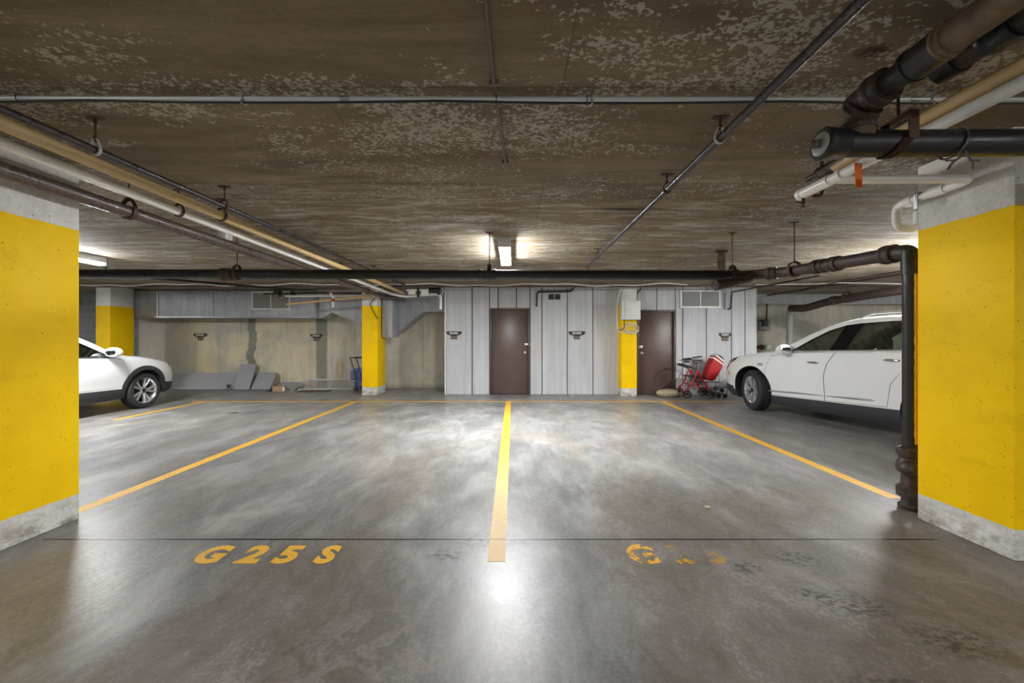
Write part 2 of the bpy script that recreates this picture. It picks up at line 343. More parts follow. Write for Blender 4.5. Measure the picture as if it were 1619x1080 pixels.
M['sign_white'] = simple('white_sign_letters', rgb(226,224,216), 0.6, 0, 0.03)
M['board'] = simple('grey_board_laminate', rgb(150,150,152), 0.5, 0, 0.04, 3)
M['board_edge'] = simple('grey_board_dark', rgb(104,106,108), 0.6)
M['cardboard'] = simple('cardboard', rgb(178,148,118), 0.8)
M['brown_mat'] = simple('brown_mat_fibre', rgb(92,66,50), 0.9)
M['wire_white'] = simple('white_wire_coat', rgb(206,206,206), 0.4, 0, 0.04)
M['cart_blue'] = simple('blue_cart_enamel', rgb(48,70,190), 0.35, 0, 0.1)
M['rubber'] = simple('black_rubber', rgb(34,34,35), 0.65)
M['plastic_black'] = simple('black_plastic', rgb(30,30,31), 0.45)
M['red_frame'] = simple('red_enamel', rgb(186,20,38), 0.3, 0, 0.08)
M['red_fabric'] = simple('red_nylon', rgb(176,8,20), 0.6, 0, 0.15, 14)
M['grey_fabric'] = simple('grey_fabric', rgb(140,140,142), 0.8)
M['reflect'] = simple('silver_reflective_tape', rgb(226,222,222), 0.4)
M['chrome'] = simple('chrome', rgb(214,214,214), 0.12, 1.0, 0.02)
M['sack'] = simple('beige_sackcloth', rgb(198,182,152), 0.9, 0, 0.3, 9)
def mk_emit(name, strength):
    t = NT(name); t.set((0.9,0.9,0.9,1), 0.4); t.put(t.bsdf.inputs['Emission Color'], (0.965, 0.99, 1.0, 1)); t.put(t.bsdf.inputs['Emission Strength'], strength); return t.m
M['lens'] = mk_emit('lit_lens', LAMP); M['lens_bright'] = mk_emit('lit_lens_bright', LAMP*1.35); M['lens_dim'] = mk_emit('lit_lens_dim', LAMP*0.72); M['lens_aisle_fill'] = mk_emit('lit_lens_aisle_fill', LAMP_AISLE_FILL)  # stall strengths set per lamp to balance brightness; aisle lens is added fill
# cars
M['car_white'] = NT('white_car_paint').set(rgb(228,229,230), 0.3, 0.0, **{'Coat Weight': 0.6, 'Coat Roughness': 0.06}).m
M['cladding'] = simple('charcoal_cladding', rgb(56,57,59), 0.55, 0, 0.04)
M['interior'] = simple('dark_cabin_trim', rgb(36,36,38), 0.8)
M['gloss_black'] = NT('gloss_black_pillar').set(rgb(14,14,15), 0.12).m
M['tyre'] = simple('tyre_rubber', rgb(46,46,48), 0.7, 0, 0.06)
M['alloy'] = simple('polished_alloy', rgb(206,206,208), 0.22, 0.7, 0.03)
M['alloy_dark'] = simple('dark_wheel_back', rgb(34,34,36), 0.5, 0.3)
M['lamp_dark'] = NT('headlight_smoked').set(rgb(66,64,64), 0.08, 0.2, **{'Coat Weight': 1.0}).m
M['amber'] = NT('amber_marker').set(rgb(214,130,70), 0.2).m
def mk_glass(name, tint, fac):
    t = NT(name); t.t.nodes.remove(t.bsdf)
    tr = t.n('ShaderNodeBsdfTransparent'); tr.inputs[0].default_value = tint
    gl = t.n('ShaderNodeBsdfGlossy'); gl.inputs['Roughness'].default_value = 0.02; gl.inputs['Color'].default_value = (1,1,1,1)
    fr = t.n('ShaderNodeFresnel'); fr.inputs[0].default_value = 1.5
    mx = t.n('ShaderNodeMixShader'); t.link(t.math('MULTIPLY', fr.outputs[0], fac), mx.inputs[0]); t.link(tr.outputs[0], mx.inputs[1]); t.link(gl.outputs[0], mx.inputs[2])
    t.link(mx.outputs[0], t.out.inputs[0]); return t.m
M['glass'] = mk_glass('green_tinted_glass', (0.92,0.97,0.94,1), 0.8); M['glass_dark'] = mk_glass('privacy_glass', (0.78,0.82,0.80,1), 0.8)

# ------------------------------------------------------------------ mesh helpers
def frame_loc(o):
    while o.parent: o = o.parent
    return o.location.copy()
def finish(name, bm, mat, parent=None, smooth=40, recenter=True):
    bmesh.ops.recalc_face_normals(bm, faces=bm.faces[:])
    me = bpy.data.meshes.new(name)
    mats = mat if isinstance(mat, (list, tuple)) else [mat]
    loc = Vector((0,0,0))
    if parent is not None: bmesh.ops.translate(bm, verts=bm.verts[:], vec=-frame_loc(parent))
    elif recenter and len(bm.verts):
        xs = [v.co.x for v in bm.verts]; ys = [v.co.y for v in bm.verts]; zs = [v.co.z for v in bm.verts]
        loc = Vector(((min(xs)+max(xs))/2, (min(ys)+max(ys))/2, min(zs)))
        bmesh.ops.translate(bm, verts=bm.verts[:], vec=-loc)
    bm.to_mesh(me); bm.free()
    for m in mats: me.materials.append(m)
    if smooth:
        for p in me.polygons: p.use_smooth = True
        me.set_sharp_from_angle(angle=math.radians(smooth))
    o = bpy.data.objects.new(name, me); COL.objects.link(o); o.location = loc
    if parent is not None: o.parent = parent
    return o
def tag(o, label=None, cat=None, group=None, kind=None):
    if label: o['label'] = label
    if cat: o['category'] = cat
    if group: o['group'] = group
    if kind: o['kind'] = kind
    return o
def empty(name, loc, label, cat, group=None, rz=0.0):
    o = bpy.data.objects.new(name, None); COL.objects.link(o); o.location = loc; o.rotation_euler = (0,0,rz); o.empty_display_size = 0.1
    return tag(o, label, cat, group)
class B:
    """collects simple shapes, then becomes one mesh object"""
    def __init__(s): s.bm = bmesh.new(); s.mi = 0
    def mat(s, i): s.mi = i; return s
    def _f(s, vs):
        try: f = s.bm.faces.new(vs); f.material_index = s.mi; return f
        except ValueError: return None
    def box(s, a, b, bev=0.0, rot=None, about=None):
        x0,y0,z0 = [min(p,q) for p,q in zip(a,b)]; x1,y1,z1 = [max(p,q) for p,q in zip(a,b)]
        r = bmesh.ops.create_cube(s.bm, size=1.0); vs = r['verts']
        for v in vs: v.co = Vector(((x0+x1)/2+v.co.x*(x1-x0), (y0+y1)/2+v.co.y*(y1-y0), (z0+z1)/2+v.co.z*(z1-z0)))
        fs = list({f for v in vs for f in v.link_faces})
        for f in fs: f.material_index = s.mi
        if bev > 0:
            es = list({e for v in vs for e in v.link_edges})
            r = bmesh.ops.bevel(s.bm, geom=es, offset=bev, segments=2, profile=0.5, affect='EDGES')
            vs = list({v for f in r['faces'] for v in f.verts}|{v for v in vs if v.is_valid})
        if rot is not None:
            c = Vector(about) if about else Vector(((x0+x1)/2,(y0+y1)/2,(z0+z1)/2))
            bmesh.ops.rotate(s.bm, verts=vs, cent=c, matrix=rot)
        return vs
    def prism(s, poly, axis, a, b):
        """poly: 2-D outline; axis 'x','y','z' extrusion from a to b"""
        def pt(u, v, t): return {'x': (t,u,v), 'y': (u,t,v), 'z': (u,v,t)}[axis]
        A = [s.bm.verts.new(pt(u,v,a)) for u,v in poly]; Bv = [s.bm.verts.new(pt(u,v,b)) for u,v in poly]
        s._f(A); s._f(Bv[::-1]); n = len(A)
        for i in range(n): s._f([A[i], A[(i+1)%n], Bv[(i+1)%n], Bv[i]])
        return A+Bv
    def tube(s, pts, r, seg=12, bend=0.0, caps=True, closed=False):
        pts = [Vector(p) for p in pts]
        if bend > 0 and len(pts) > 2 and not closed:
            q = [pts[0]]
            for i in range(1, len(pts)-1):
                a, b, c = pts[i-1], pts[i], pts[i+1]; u = (a-b); v = (c-b); d = min(bend, u.length*0.48, v.length*0.48)
                p0 = b+u.normalized()*d; p1 = b+v.normalized()*d
                for k in range(7):
                    t = k/6; q.append(p0*(1-t)**2+b*2*t*(1-t)+p1*t*t)
            q.append(pts[-1]); pts = q
        rs = r if isinstance(r, (list,tuple)) else [r]*len(pts)
        n = len(pts); rings = []
        prev = None
        for i in range(n):
            if closed: d = pts[(i+1)%n]-pts[i-1]
            else: d = pts[min(i+1,n-1)]-pts[max(i-1,0)]
            d.normalize()
            if prev is None:
                up = Vector((0,0,1)) if abs(d.z) < 0.9 else Vector((1,0,0)); u = d.cross(up).normalized()
            else: u = (prev-d*prev.dot(d)).normalized()
            prev = u; v = d.cross(u)
            rings.append([s.bm.verts.new(pts[i]+(u*math.cos(2*PI*k/seg)+v*math.sin(2*PI*k/seg))*rs[i]) for k in range(seg)])
        for i in range(n if closed else n-1):
            A, C = rings[i], rings[(i+1)%n]
            for k in range(seg): s._f([A[k], A[(k+1)%seg], C[(k+1)%seg], C[k]])
        if caps and not closed: s._f(rings[0][::-1]); s._f(rings[-1])
        return s
    def cyl(s, a, b, r, r2=None, seg=16):
        return s.tube([a, b], [r, r if r2 is None else r2], seg)
    def hub(s, c, d, r, w, seg=20):
        """bell/coupling ring round a pipe: centre c, direction d"""
        c = Vector(c); d = Vector(d).normalized(); h = w/2
        pr = [(-h, r*0.80), (-h, r*0.97), (-h*0.82, r), (-h*0.3, r), (-h*0.22, r*0.94), (h*0.55, r*0.92), (h*0.62, r*0.97), (h*0.9, r*0.97), (h, r*0.93), (h, r*0.80)]
        return s.lathe([(q,t) for t,q in pr], c, d, seg)
    def lathe(s, prof, c, axis, seg=32, close=False):
        """prof: (radius, height) list turned round axis vector through c"""
        c = Vector(c); ax = Vector(axis).normalized(); up = Vector((0,0,1)) if abs(ax.z) < 0.9 else Vector((1,0,0))
        u = ax.cross(up).normalized(); v = ax.cross(u)
        rings = [[s.bm.verts.new(c+ax*h+(u*math.cos(2*PI*k/seg)+v*math.sin(2*PI*k/seg))*r) for k in range(seg)] for r,h in prof]
        m = len(rings)
        for i in range(m if close else m-1):
            A, C = rings[i], rings[(i+1)%m]
            for k in range(seg): s._f([A[k], A[(k+1)%seg], C[(k+1)%seg], C[k]])
        if not close: s._f(rings[0][::-1]); s._f(rings[-1])
        return s
    def ball(s, c, r, sc=(1,1,1), sub=2):
        q = bmesh.ops.create_icosphere(s.bm, subdivisions=sub, radius=r); c = Vector(c)
        for v in q['verts']: v.co = Vector((v.co.x*sc[0], v.co.y*sc[1], v.co.z*sc[2]))+c
        for f in {f for v in q['verts'] for f in v.link_faces}: f.material_index = s.mi
        return q['verts']
    def build(s, name, mat, parent=None, smooth=40): return finish(name, s.bm, mat, parent, smooth)

def struct(o): o['kind'] = 'structure'; return o
def text_bm(txt, size, depth=0.002, bold=0.0, align='CENTER', shear=0.0):
    cu = bpy.data.curves.new('lettering', 'FONT'); cu.body = txt; cu.size = size; cu.extrude = depth/2; cu.offset = bold
    cu.align_x = align; cu.align_y = 'BOTTOM_BASELINE'; cu.shear = shear; cu.resolution_u = 4
    o = bpy.data.objects.new('lettering', cu); COL.objects.link(o); bpy.context.view_layer.update()
    me = bpy.data.meshes.new_from_object(o.evaluated_get(bpy.context.evaluated_depsgraph_get()))
    bm = bmesh.new(); bm.from_mesh(me)
    bpy.data.objects.remove(o); bpy.data.curves.remove(cu); bpy.data.meshes.remove(me)
    return bm
# ================================================================== SETTING
def slab(name, a, b, mat): 
    q = B(); q.box(a, b); return struct(q.build(name, mat, None, 0))
floor = slab('floor', (-16,-8,-0.2), (16,14,0), M['floor'])
ceiling = slab('ceiling', (-16,-8,CEIL), (16,14,CEIL+0.25), M['ceiling'])
M['plain_wall'] = simple('plain_concrete_wall', rgb(150,146,138), 0.85, 0, 0.12, 2)
slab('wall_front', (-16,-8.2,0), (16,-8,CEIL), M['plain_wall'])
slab('wall_left', (-16.2,-8,0), (-16,14,CEIL), M['block'])
slab('wall_right', (16,-8,0), (16.2,14,CEIL), M['plain_wall'])
slab('wall_back_block', (-16,10.88,0), (-10.22,11.1,CEIL), M['block'])
slab('wall_back_left', (-10.22,10.88,0), (-1.62,11.1,CEIL), M['backwall'])
slab('wall_back_right', (5.9,11.6,0), (16,11.8,CEIL), M['backwall'])
# lowered concrete beam over the right-hand recess
q = B(); q.box((5.9,11.2,2.36), (16,11.6,CEIL)); q.box((5.9,11.17,2.33),(16,11.22,2.37)); struct(q.build('trim_1', M['panel'], None, 0))

# panelled storage-room front
WY = 9.63
def wx(x): return (x-VX)/F*WY
def wz(y): return CAMZ-(y-VY)/F*WY
q = B()
q.mat(1)
D1 = (wx(774), wx(838), wz(487)); D2 = (wx(1007), wx(1068), wz(490))
for a, b_, z0 in ((wx(705)+0.02, D1[0], 0), (D1[0], D1[1], D1[2]), (D1[1], D2[0], 0), (D2[0], D2[1], D2[2]), (D2[1], wx(1197)-0.01, 0)):
    q.box((a, WY+0.03, z0), (b_, WY+1.0, CEIL))
q.mat(0)
g = 0.010
def pan(x0, x1, y0=None, y1=None, dy=0.0):
    q.box((wx(x0)+g, WY+dy, 0.004 if y0 is None else wz(y0)), (wx(x1)-g, WY+0.05, CEIL if y1 is None else wz(y1)), 0.004)
pan(705,746.5,dy=-0.004); pan(746.5,774); pan(774,787.5,487,None); pan(787.5,816.5,487,None,0.012); pan(816.5,838,487,None); pan(838,857); pan(857,897); pan(897,937.5); pan(937.5,978)
pan(978.6,1007,None,None,0.01); pan(1007,1038.5,490,None); pan(1038.5,1068,490,None); pan(1068,1079.5,dy=0.0); pan(1079.5,1117); pan(1117,1156.5); pan(1156.5,1178); pan(1178,1197)
tag(q.build('wall_back', [M['panel'], M['panel_gap']], None, 0), kind='structure')
# pale edge strip on the room's corner
q = B(); q.box((wx(705)-0.03, WY-0.012, 0), (wx(705)+0.004, WY+0.05, CEIL), 0.004); struct(q.build('trim_2', M['grille_frame'], None, 0))
q = B(); q.box((wx(978.6), WY-0.03, 0), (wx(982)+0.01, WY+0.02, CEIL), 0.004); struct(q.build('trim_3', M['grille_frame'], None, 0))
# side of the storage room facing the recess on the right
q = B(); q.box((wx(1197)-0.02, WY+0.05, 0), (wx(1197), 11.6, CEIL)); struct(q.build('wall_side', M['panel'], None, 0))
q = B(); q.box((wx(705), WY+0.05, 0), (wx(705)+0.02, 10.88, CEIL)); struct(q.build('wall_return', M['panel'], None, 0))

def door(n, D, hinge_right, dents):
    x0, x1, zt = D; f = 0.05
    q = B(); q.box((x0+0.004, WY+0.012, 0.01), (x1-0.004, WY+0.10, zt-0.004))
    d = B(); d.box((x0+f, WY+0.045, 0.012), (x1-f, WY+0.09, zt-f), 0.003)
    o = struct(d.build('door_%d' % n, M['door'], None, 40))
    fr = B()
    fr.box((x0+0.003, WY-0.012, 0), (x0+f-0.004, WY+0.1, zt-0.003), 0.004); fr.box((x1-f+0.004, WY-0.012, 0), (x1-0.003, WY+0.1, zt-0.003), 0.004); fr.box((x0+f-0.004, WY-0.012, zt-f+0.004), (x1-f+0.004, WY+0.1, zt-0.003), 0.004)
    q.bm.free(); fr.build('door_frame', M['door_frame'], o)
    hx = x1-f-0.07 if not hinge_right else x0+f+0.07
    k = B(); k.lathe([(0.028,0),(0.03,0.006),(0.012,0.01),(0.011,0.035),(0.026,0.045),(0.03,0.06),(0.024,0.072),(0.0,0.075)], (hx, WY+0.045, 1.015 if n == 1 else 1.0), (0,-1,0), 20)
    tag(k.build('door_knob', M['brass'], o), 'round satin steel door knob')
    k = B(); k.box((hx-0.02 if not hinge_right else hx-0.09, WY+0.012, 1.19 if n == 1 else 1.12), (hx+0.13 if not hinge_right else hx+0.02, WY+0.045, 1.235 if n == 1 else 1.18), 0.004)
    tag(k.build('latch_guard', M['brass'], o), 'bright steel latch guard plate')
    for z in (0.3, 1.05, 1.8):
        h = B(); hxx = x0+f-0.004 if not hinge_right else x1-f+0.004
        h.cyl((hxx, WY+0.036, z-0.05), (hxx, WY+0.036, z+0.05), 0.009, seg=8); h.build('hinge', M['door_frame'], o)
    th = B(); th.box((x0+f, WY+0.02, 0), (x1-f, WY+0.1, 0.012)); th.build('threshold', M['panel_gap'], o)
    return o
door(1, D1, False, False); door(2, D2, True, True)

# ------------------------------------------------------------------ floor markings (paint on the floor)
def line(x0, y0, x1, y1, name, mat, label):
    q = B(); q.box((x0,y0,0.0), (x1,y1,0.0015)); return tag(q.build(name, mat, floor, 0), label)
line(-0.155, 2.385, -0.045, 8.52, 'stall_line', M['line'], 'yellow line between the two middle stalls, worn pale at its near end')
line(-3.43, 2.96, -3.32, 8.52, 'stall_line', M['line'], 'yellow line on the left running to the left column')
line(3.15, 3.34, 3.26, 8.52, 'stall_line', M['line'], 'yellow line on the right ending near the drain stack')
line(-6.66, 6.6, -6.55, 8.52, 'stall_line', M['line'], 'far left yellow line beside the parked crossover')
line(-6.9, 8.52, 5.9, 8.61, 'cross_line', M['line'], 'yellow line across the heads of the stalls')
def stencil(ch, X, Y, h, mat, label, bold=0.013, sx=0.86):
    bm = text_bm(ch, h/0.715, 0.001, bold, shear=0.0)
    bmesh.ops.scale(bm, vec=(sx,1,1), verts=bm.verts[:]); bmesh.ops.translate(bm, verts=bm.verts[:], vec=(X, Y, 0.0012))
    return tag(finish('stencil_letter', bm, mat, floor, 0), label)
for ch, X in (('G',-1.855),('2',-1.60),('5',-1.385),('S',-1.145)): stencil(ch, X, 2.378, 0.188, M['stencil'], 'yellow painted %s of the left stall number' % ch, 0.013, 1.0 if ch in '25' else 0.88)
for ch, X in (('G',0.80),('2',1.045),('6',1.23),('S',1.52)): stencil(ch, X, 2.375, 0.205, M['stencil_faded'] if ch != 'G' else M['stencil_half'], 'worn yellow painted %s of the right stall number' % ch if ch != '6' else 'almost erased digit of the right stall number')

# ------------------------------------------------------------------ columns
def column(x0, x1, y0, y1, label):
    q = B(); q.box((x0,y0,0), (x1,y1,CEIL), 0.012); o = q.build('concrete_column', M['column'], None, 40)
    return tag(o, label, 'column', 'painted concrete columns')
column(-3.60,-3.215,2.37,2.958,'thick yellow painted concrete column on the left of the driving aisle, pipes passing its top')
column(3.005,3.39,2.385,2.963,'thick yellow painted concrete column on the right beside the black drain stack')
column(-3.61,-3.235,9.52,10.12,'yellow painted concrete column standing before the old wall with a blue cart behind it')
column(-9.97,-9.62,9.52,10.12,'yellow painted concrete column behind the left parked crossover')
column(2.535,2.895,9.30,9.64,'narrow yellow painted concrete column carrying a white box beside the right brown door')

# ------------------------------------------------------------------ ducts along the back wall
def DP(x, y, Y): p = P(x, y, Y); return (p.x, p.z)
root = empty('ventilation_duct', (-7.0,10.5,1.9), 'long grey sheet metal ventilation duct under the ceiling along the old concrete wall', 'duct')
YF = 10.2
a = DP(211,457,YF); b_ = DP(500,502,YF)
q = B(); q.box((-10.2,YF,1.905), (b_[0],10.86,2.585), 0.006); q.build('duct_body', M['duct'], root)
q = B(); q.box((-10.2,YF-0.03,1.885), (-5.15,YF+0.02,1.925)); 
for x in (250, 337, 398, 497): X = DP(x,0,YF)[0]; q.box((X-0.012,YF-0.02,1.925), (X+0.012,YF+0.01,2.585))
tag(q.build('duct_flange', M['duct_seam'], root), 'pale bent flange and standing seams')
yb = 10.3
pl = [DP(498,452,yb), DP(704,450,yb), DP(704,493,yb), DP(669,493,yb), DP(629,526,yb), DP(606,527,yb), DP(524,494,yb), DP(510,503,yb), DP(498,503,yb)]
q = B(); q.prism(pl, 'y', yb, 10.86); q.build('duct_transition', M['duct'], root, 20)
q = B()
for x, y0, y1 in ((522,462,494),(616,470,526),(669,462,493)):
    p0 = DP(x,y0,yb); p1 = DP(x,y1,yb); q.box((p0[0]-0.01,yb-0.014,p1[1]), (p0[0]+0.01,yb+0.01,p0[1]))
q.build('duct_seam', M['duct_seam'], root)
q = B(); q.box((-3.20, 9.75, CAMZ+0.05+0.0), (-2.95, 10.3, 2.35), 0.006); q.build('duct_drop', M['duct'], root)

def grille(x0, x1, y0, y1, Y, label, n=16, frame=0.035, cat='vent grille'):
    A = P(x0,y1,Y); C = P(x1,y0,Y)
    r = empty('vent_grille', ((A.x+C.x)/2, Y, A.z), label, cat)
    f = B(); fr = frame; d = 0.04
    f.box((A.x,Y-d,A.z),(C.x,Y,A.z+fr)); f.box((A.x,Y-d,C.z-fr),(C.x,Y,C.z)); f.box((A.x,Y-d,A.z+fr),(A.x+fr,Y,C.z-fr)); f.box((C.x-fr,Y-d,A.z+fr),(C.x,Y,C.z-fr))
    xm = (A.x+C.x)/2; f.box((xm-0.012,Y-d,A.z+fr),(xm+0.012,Y,C.z-fr)); f.build('grille_frame', M['grille_frame'], r, 0)
    k = B(); k.box((A.x+0.01,Y-0.006,A.z+0.01),(C.x-0.01,Y-0.001,C.z-0.01)); k.build('backing', M['dark'], r, 0)
    s_ = B(); 
    for i in range(n):
        z = A.z+fr+(C.z-A.z-2*fr)*(i+0.5)/n
        s_.box((A.x+fr,Y-0.03,z-0.006),(C.x-fr,Y-0.008,z+0.006), 0, Matrix.Rotation(0.5,3,'X'))
    m = int((C.x-A.x)/0.035)
    for i in range(m): x = A.x+fr+(C.x-A.x-2*fr)*(i+0.5)/m; s_.box((x-0.0035,Y-0.034,A.z+fr),(x+0.0035,Y-0.03,C.z-fr))
    s_.build('slats', M['grille_slat'], r, 0)
    return r
grille(399, 460, 461, 490, 10.2, 'wide louvred air grille with pale frame set in the grey duct')
grille(1075, 1138, 459, 487, WY, 'wide louvred air grille with pale frame above the panels right of the right door')
# little two-square vent
A = P(866.5,474.5,WY); C = P(886.5,464.5,WY); r = empty('wall_vent', ((A.x+C.x)/2,WY,A.z), 'small black vent of two squares high on the grey panels right of the left door', 'vent')
q = B(); q.box((A.x,WY-0.012,A.z),(C.x,WY,C.z),0.002); q.build('vent_frame', M['grille_slat'], r)
for k in (0,1):
    x0 = A.x+0.012+k*(C.x-A.x)/2; x1 = x0+(C.x-A.x)/2-0.024
    q = B(); q.box((x0,WY-0.018,A.z+0.012),(x1,WY-0.008,C.z-0.012))
    for i in range(5): z = A.z+0.02+i*0.026; q.box((x0,WY-0.024,z),(x1,WY-0.014,z+0.006))
    q.build('louvre', M['plastic_black'], r, 0)

# ------------------------------------------------------------------ wall signs
def sign(xc, yc, Y, wpx, name, num, label, tilt=0.0, black=True):
    c = P(xc, yc, Y); s = Y/F; W = wpx*s
    r = empty('wall_sign', (c.x, Y, c.z-0.14), label, 'sign', 'name signs on the back wall')
    q = B(); h = 0.045; x0, x1 = c.x-W/2, c.x+W/2; z = c.z
    q.prism([(x0,z+h),(x1,z+h),(x1,z-h*0.2),(x1-0.05,z-h*0.9),(c.x+0.1,z-h*1.2),(c.x-0.1,z-h*1.2),(x0+0.05,z-h*0.9),(x0,z-h*0.2)], 'y', Y-0.022, Y-0.001); q.build('sign_plate', M['sign'], r, 0)
    q = B(); q.box((c.x-W*0.38, Y-0.03, z-h*0.72), (c.x+W*0.36, Y-0.022, z+h*0.86), 0.002); q.build('name_strip', M['sign_black'], r, 0)
    bm = text_bm(name, 0.062, 0.002, 0.002); bmesh.ops.scale(bm, vec=(min(1.25, W*0.60/max(v.co.x for v in bm.verts)/2),1,1), verts=bm.verts[:])
    bmesh.ops.rotate(bm, verts=bm.verts[:], cent=(0,0,0), matrix=Matrix.Rotation(PI/2,3,'X')); bmesh.ops.translate(bm, verts=bm.verts[:], vec=(c.x-0.005, Y-0.032, z-0.02)); finish('name_lettering', bm, M['sign_white'], r, 0)
    q = B(); q.box((c.x-0.078, Y-0.02, z-0.145), (c.x+0.078, Y-0.004, z-h*1.15), 0.002); q.build('number_plate', M['sign'], r, 0)
    bm = text_bm(num, 0.07, 0.002, 0.0015); bmesh.ops.rotate(bm, verts=bm.verts[:], cent=(0,0,0), matrix=Matrix.Rotation(PI/2,3,'X')); bmesh.ops.translate(bm, verts=bm.verts[:], vec=(c.x, Y-0.022, z-0.125)); finish('number_lettering', bm, M['sign_tan'], r, 0)
sign(317.5, 530, 10.88, 21, 'STORAGE', 'G27S', 'rusty edged brown name sign on the old wall above the long grey board')
sign(500.5, 531, 10.88, 18, 'STORAGE', 'G26S', 'brown name sign on the old concrete wall beside the dark green patching strip')
sign(718, 527, WY-0.004, 24, 'ZELIMER', 'G25S', 'brown name sign at the left edge of the grey panelled wall')
sign(912, 527, WY, 26, 'ZELIMER', 'G24S', 'brown name sign on grey panels between left door and narrow column')
sign(1146, 529.5, WY, 19, 'BYRESENT', 'G23S', 'brown name sign on the grey panels above the red shopping trolley bag')

# ------------------------------------------------------------------ electrical box with its cables
r = empty('cable_box', (2.70,9.3,1.77), 'white metal cable box fixed to the narrow yellow column', 'electrical box')
q = B(); q.box((2.50,9.12,1.785),(2.90,9.30,2.225),0.008); q.build('box_body', M['white_metal'], r)
q = B(); q.box((2.56,9.10,1.79),(2.915,9.125,2.22),0.004); q.build('box_door', M['white_metal'], r)
q = B(); q.cyl((2.60,9.10,2.0),(2.60,9.088,2.0),0.012); q.build('lock', M['zinc'], r)
r = empty('cable_coil', (2.68,9.27,1.5), 'tangle of white cables looped below the white box on the narrow column', 'cable')
rnd = random.Random(3)
for k in range(6):
    cx, cz = 2.73+rnd.uniform(-0.05,0.06), 1.61+rnd.uniform(-0.03,0.02); ra, rb = rnd.uniform(0.07,0.16), rnd.uniform(0.07,0.12); ph = rnd.uniform(0,6)
    pts = [(cx+ra*math.cos(t*2*PI/28+ph), 9.275-0.012*k+0.01*math.sin(3*t), cz+rb*math.sin(t*2*PI/28+ph)-0.02*math.cos(2*t*2*PI/28)) for t in range(28)]
    q = B(); q.tube(pts, 0.0055, 6, closed=True); q.build('cable_loop', M['cable_white'] if k % 3 else M['ivory_pvc'], r)
q = B(); q.tube([(2.56,9.20,1.80),(2.58,9.2,1.62),(2.53,9.22,1.55),(2.44,9.25,1.56)],0.009,8,0.06); q.build('black_loop', M['cable_black'], r)
q = B(); q.tube([(2.50,9.18,2.52),(2.46,9.2,2.40),(2.42,9.25,2.2),(2.42,9.26,1.62),(2.46,9.25,1.53),(2.60,9.24,1.49),(2.85,9.23,1.47),(2.92,9.24,1.55)],0.012,8,0.06); q.build('feed_cable', M['cable_white'], r)
tag(B().tube([(2.90,9.6,2.42),(2.93,9.56,2.36),(3.02,9.4,2.55)],0.012,8,0.04).build('cable_stub', M['cable_black']), 'short black cable at the top of the narrow column', 'cable')
# ================================================================== LIGHTS
def lamp(x, y0, y1, label, lens='lens', grp='fluorescent ceiling lights', w_=0.15):
    zc = CEIL; r = empty('ceiling_light', (x,(y0+y1)/2,zc-0.12), label, 'light', grp)
    q = B(); q.box((x-w_/2,y0+0.012,zc-0.092),(x+w_/2,y1-0.012,zc),0.004); q.build('housing', M['white_metal'], r)
    q = B(); h = w_/2-0.004; zt = zc-0.05; h0 = h
    pr = [(x-h,zt-0.03),(x-h,zt-0.045),(x-h*0.72,zt-0.07),(x-h*0.3,zt-0.062),(x,zt-0.05),(x+h*0.3,zt-0.062),(x+h*0.72,zt-0.07),(x+h,zt-0.045),(x+h,zt-0.03)]
    q.prism(pr, 'y', y0+0.01, y1-0.01); tag(q.build('lens', M[lens], r), 'glowing ribbed lens')
    for a in (y0, y1-0.014):
        q = B(); q.box((x-w_/2-0.003,a,zc-0.125),(x+w_/2+0.003,a+0.014,zc),0.003); q.build('end_cap', M['white_metal'] , r)
    return r
lamp(-0.107, 4.98, 6.22, 'lit fluorescent ceiling light over the middle of the two empty stalls')
lamp(-6.42, 4.98, 6.22, 'lit fluorescent ceiling light over the left parked crossover', 'lens_dim')
lamp(6.35, 4.98, 6.22, 'fluorescent ceiling light over the right parked car, hidden by the right column', 'lens_bright')
for x in (-12.7, 12.7): lamp(x, 4.98, 6.22, 'added fluorescent fill light beyond the far %s of the picture' % ('left' if x < 0 else 'right'))  # unseen lamps added to brighten the back at both sides
for x in (-6.4, 0.0, 6.4): lamp(x, -3.4, -2.2, 'added fluorescent fill light over the driving aisle behind the viewer', 'lens_aisle_fill', 'added aisle lights')  # unseen row of lamps added as fill for the front

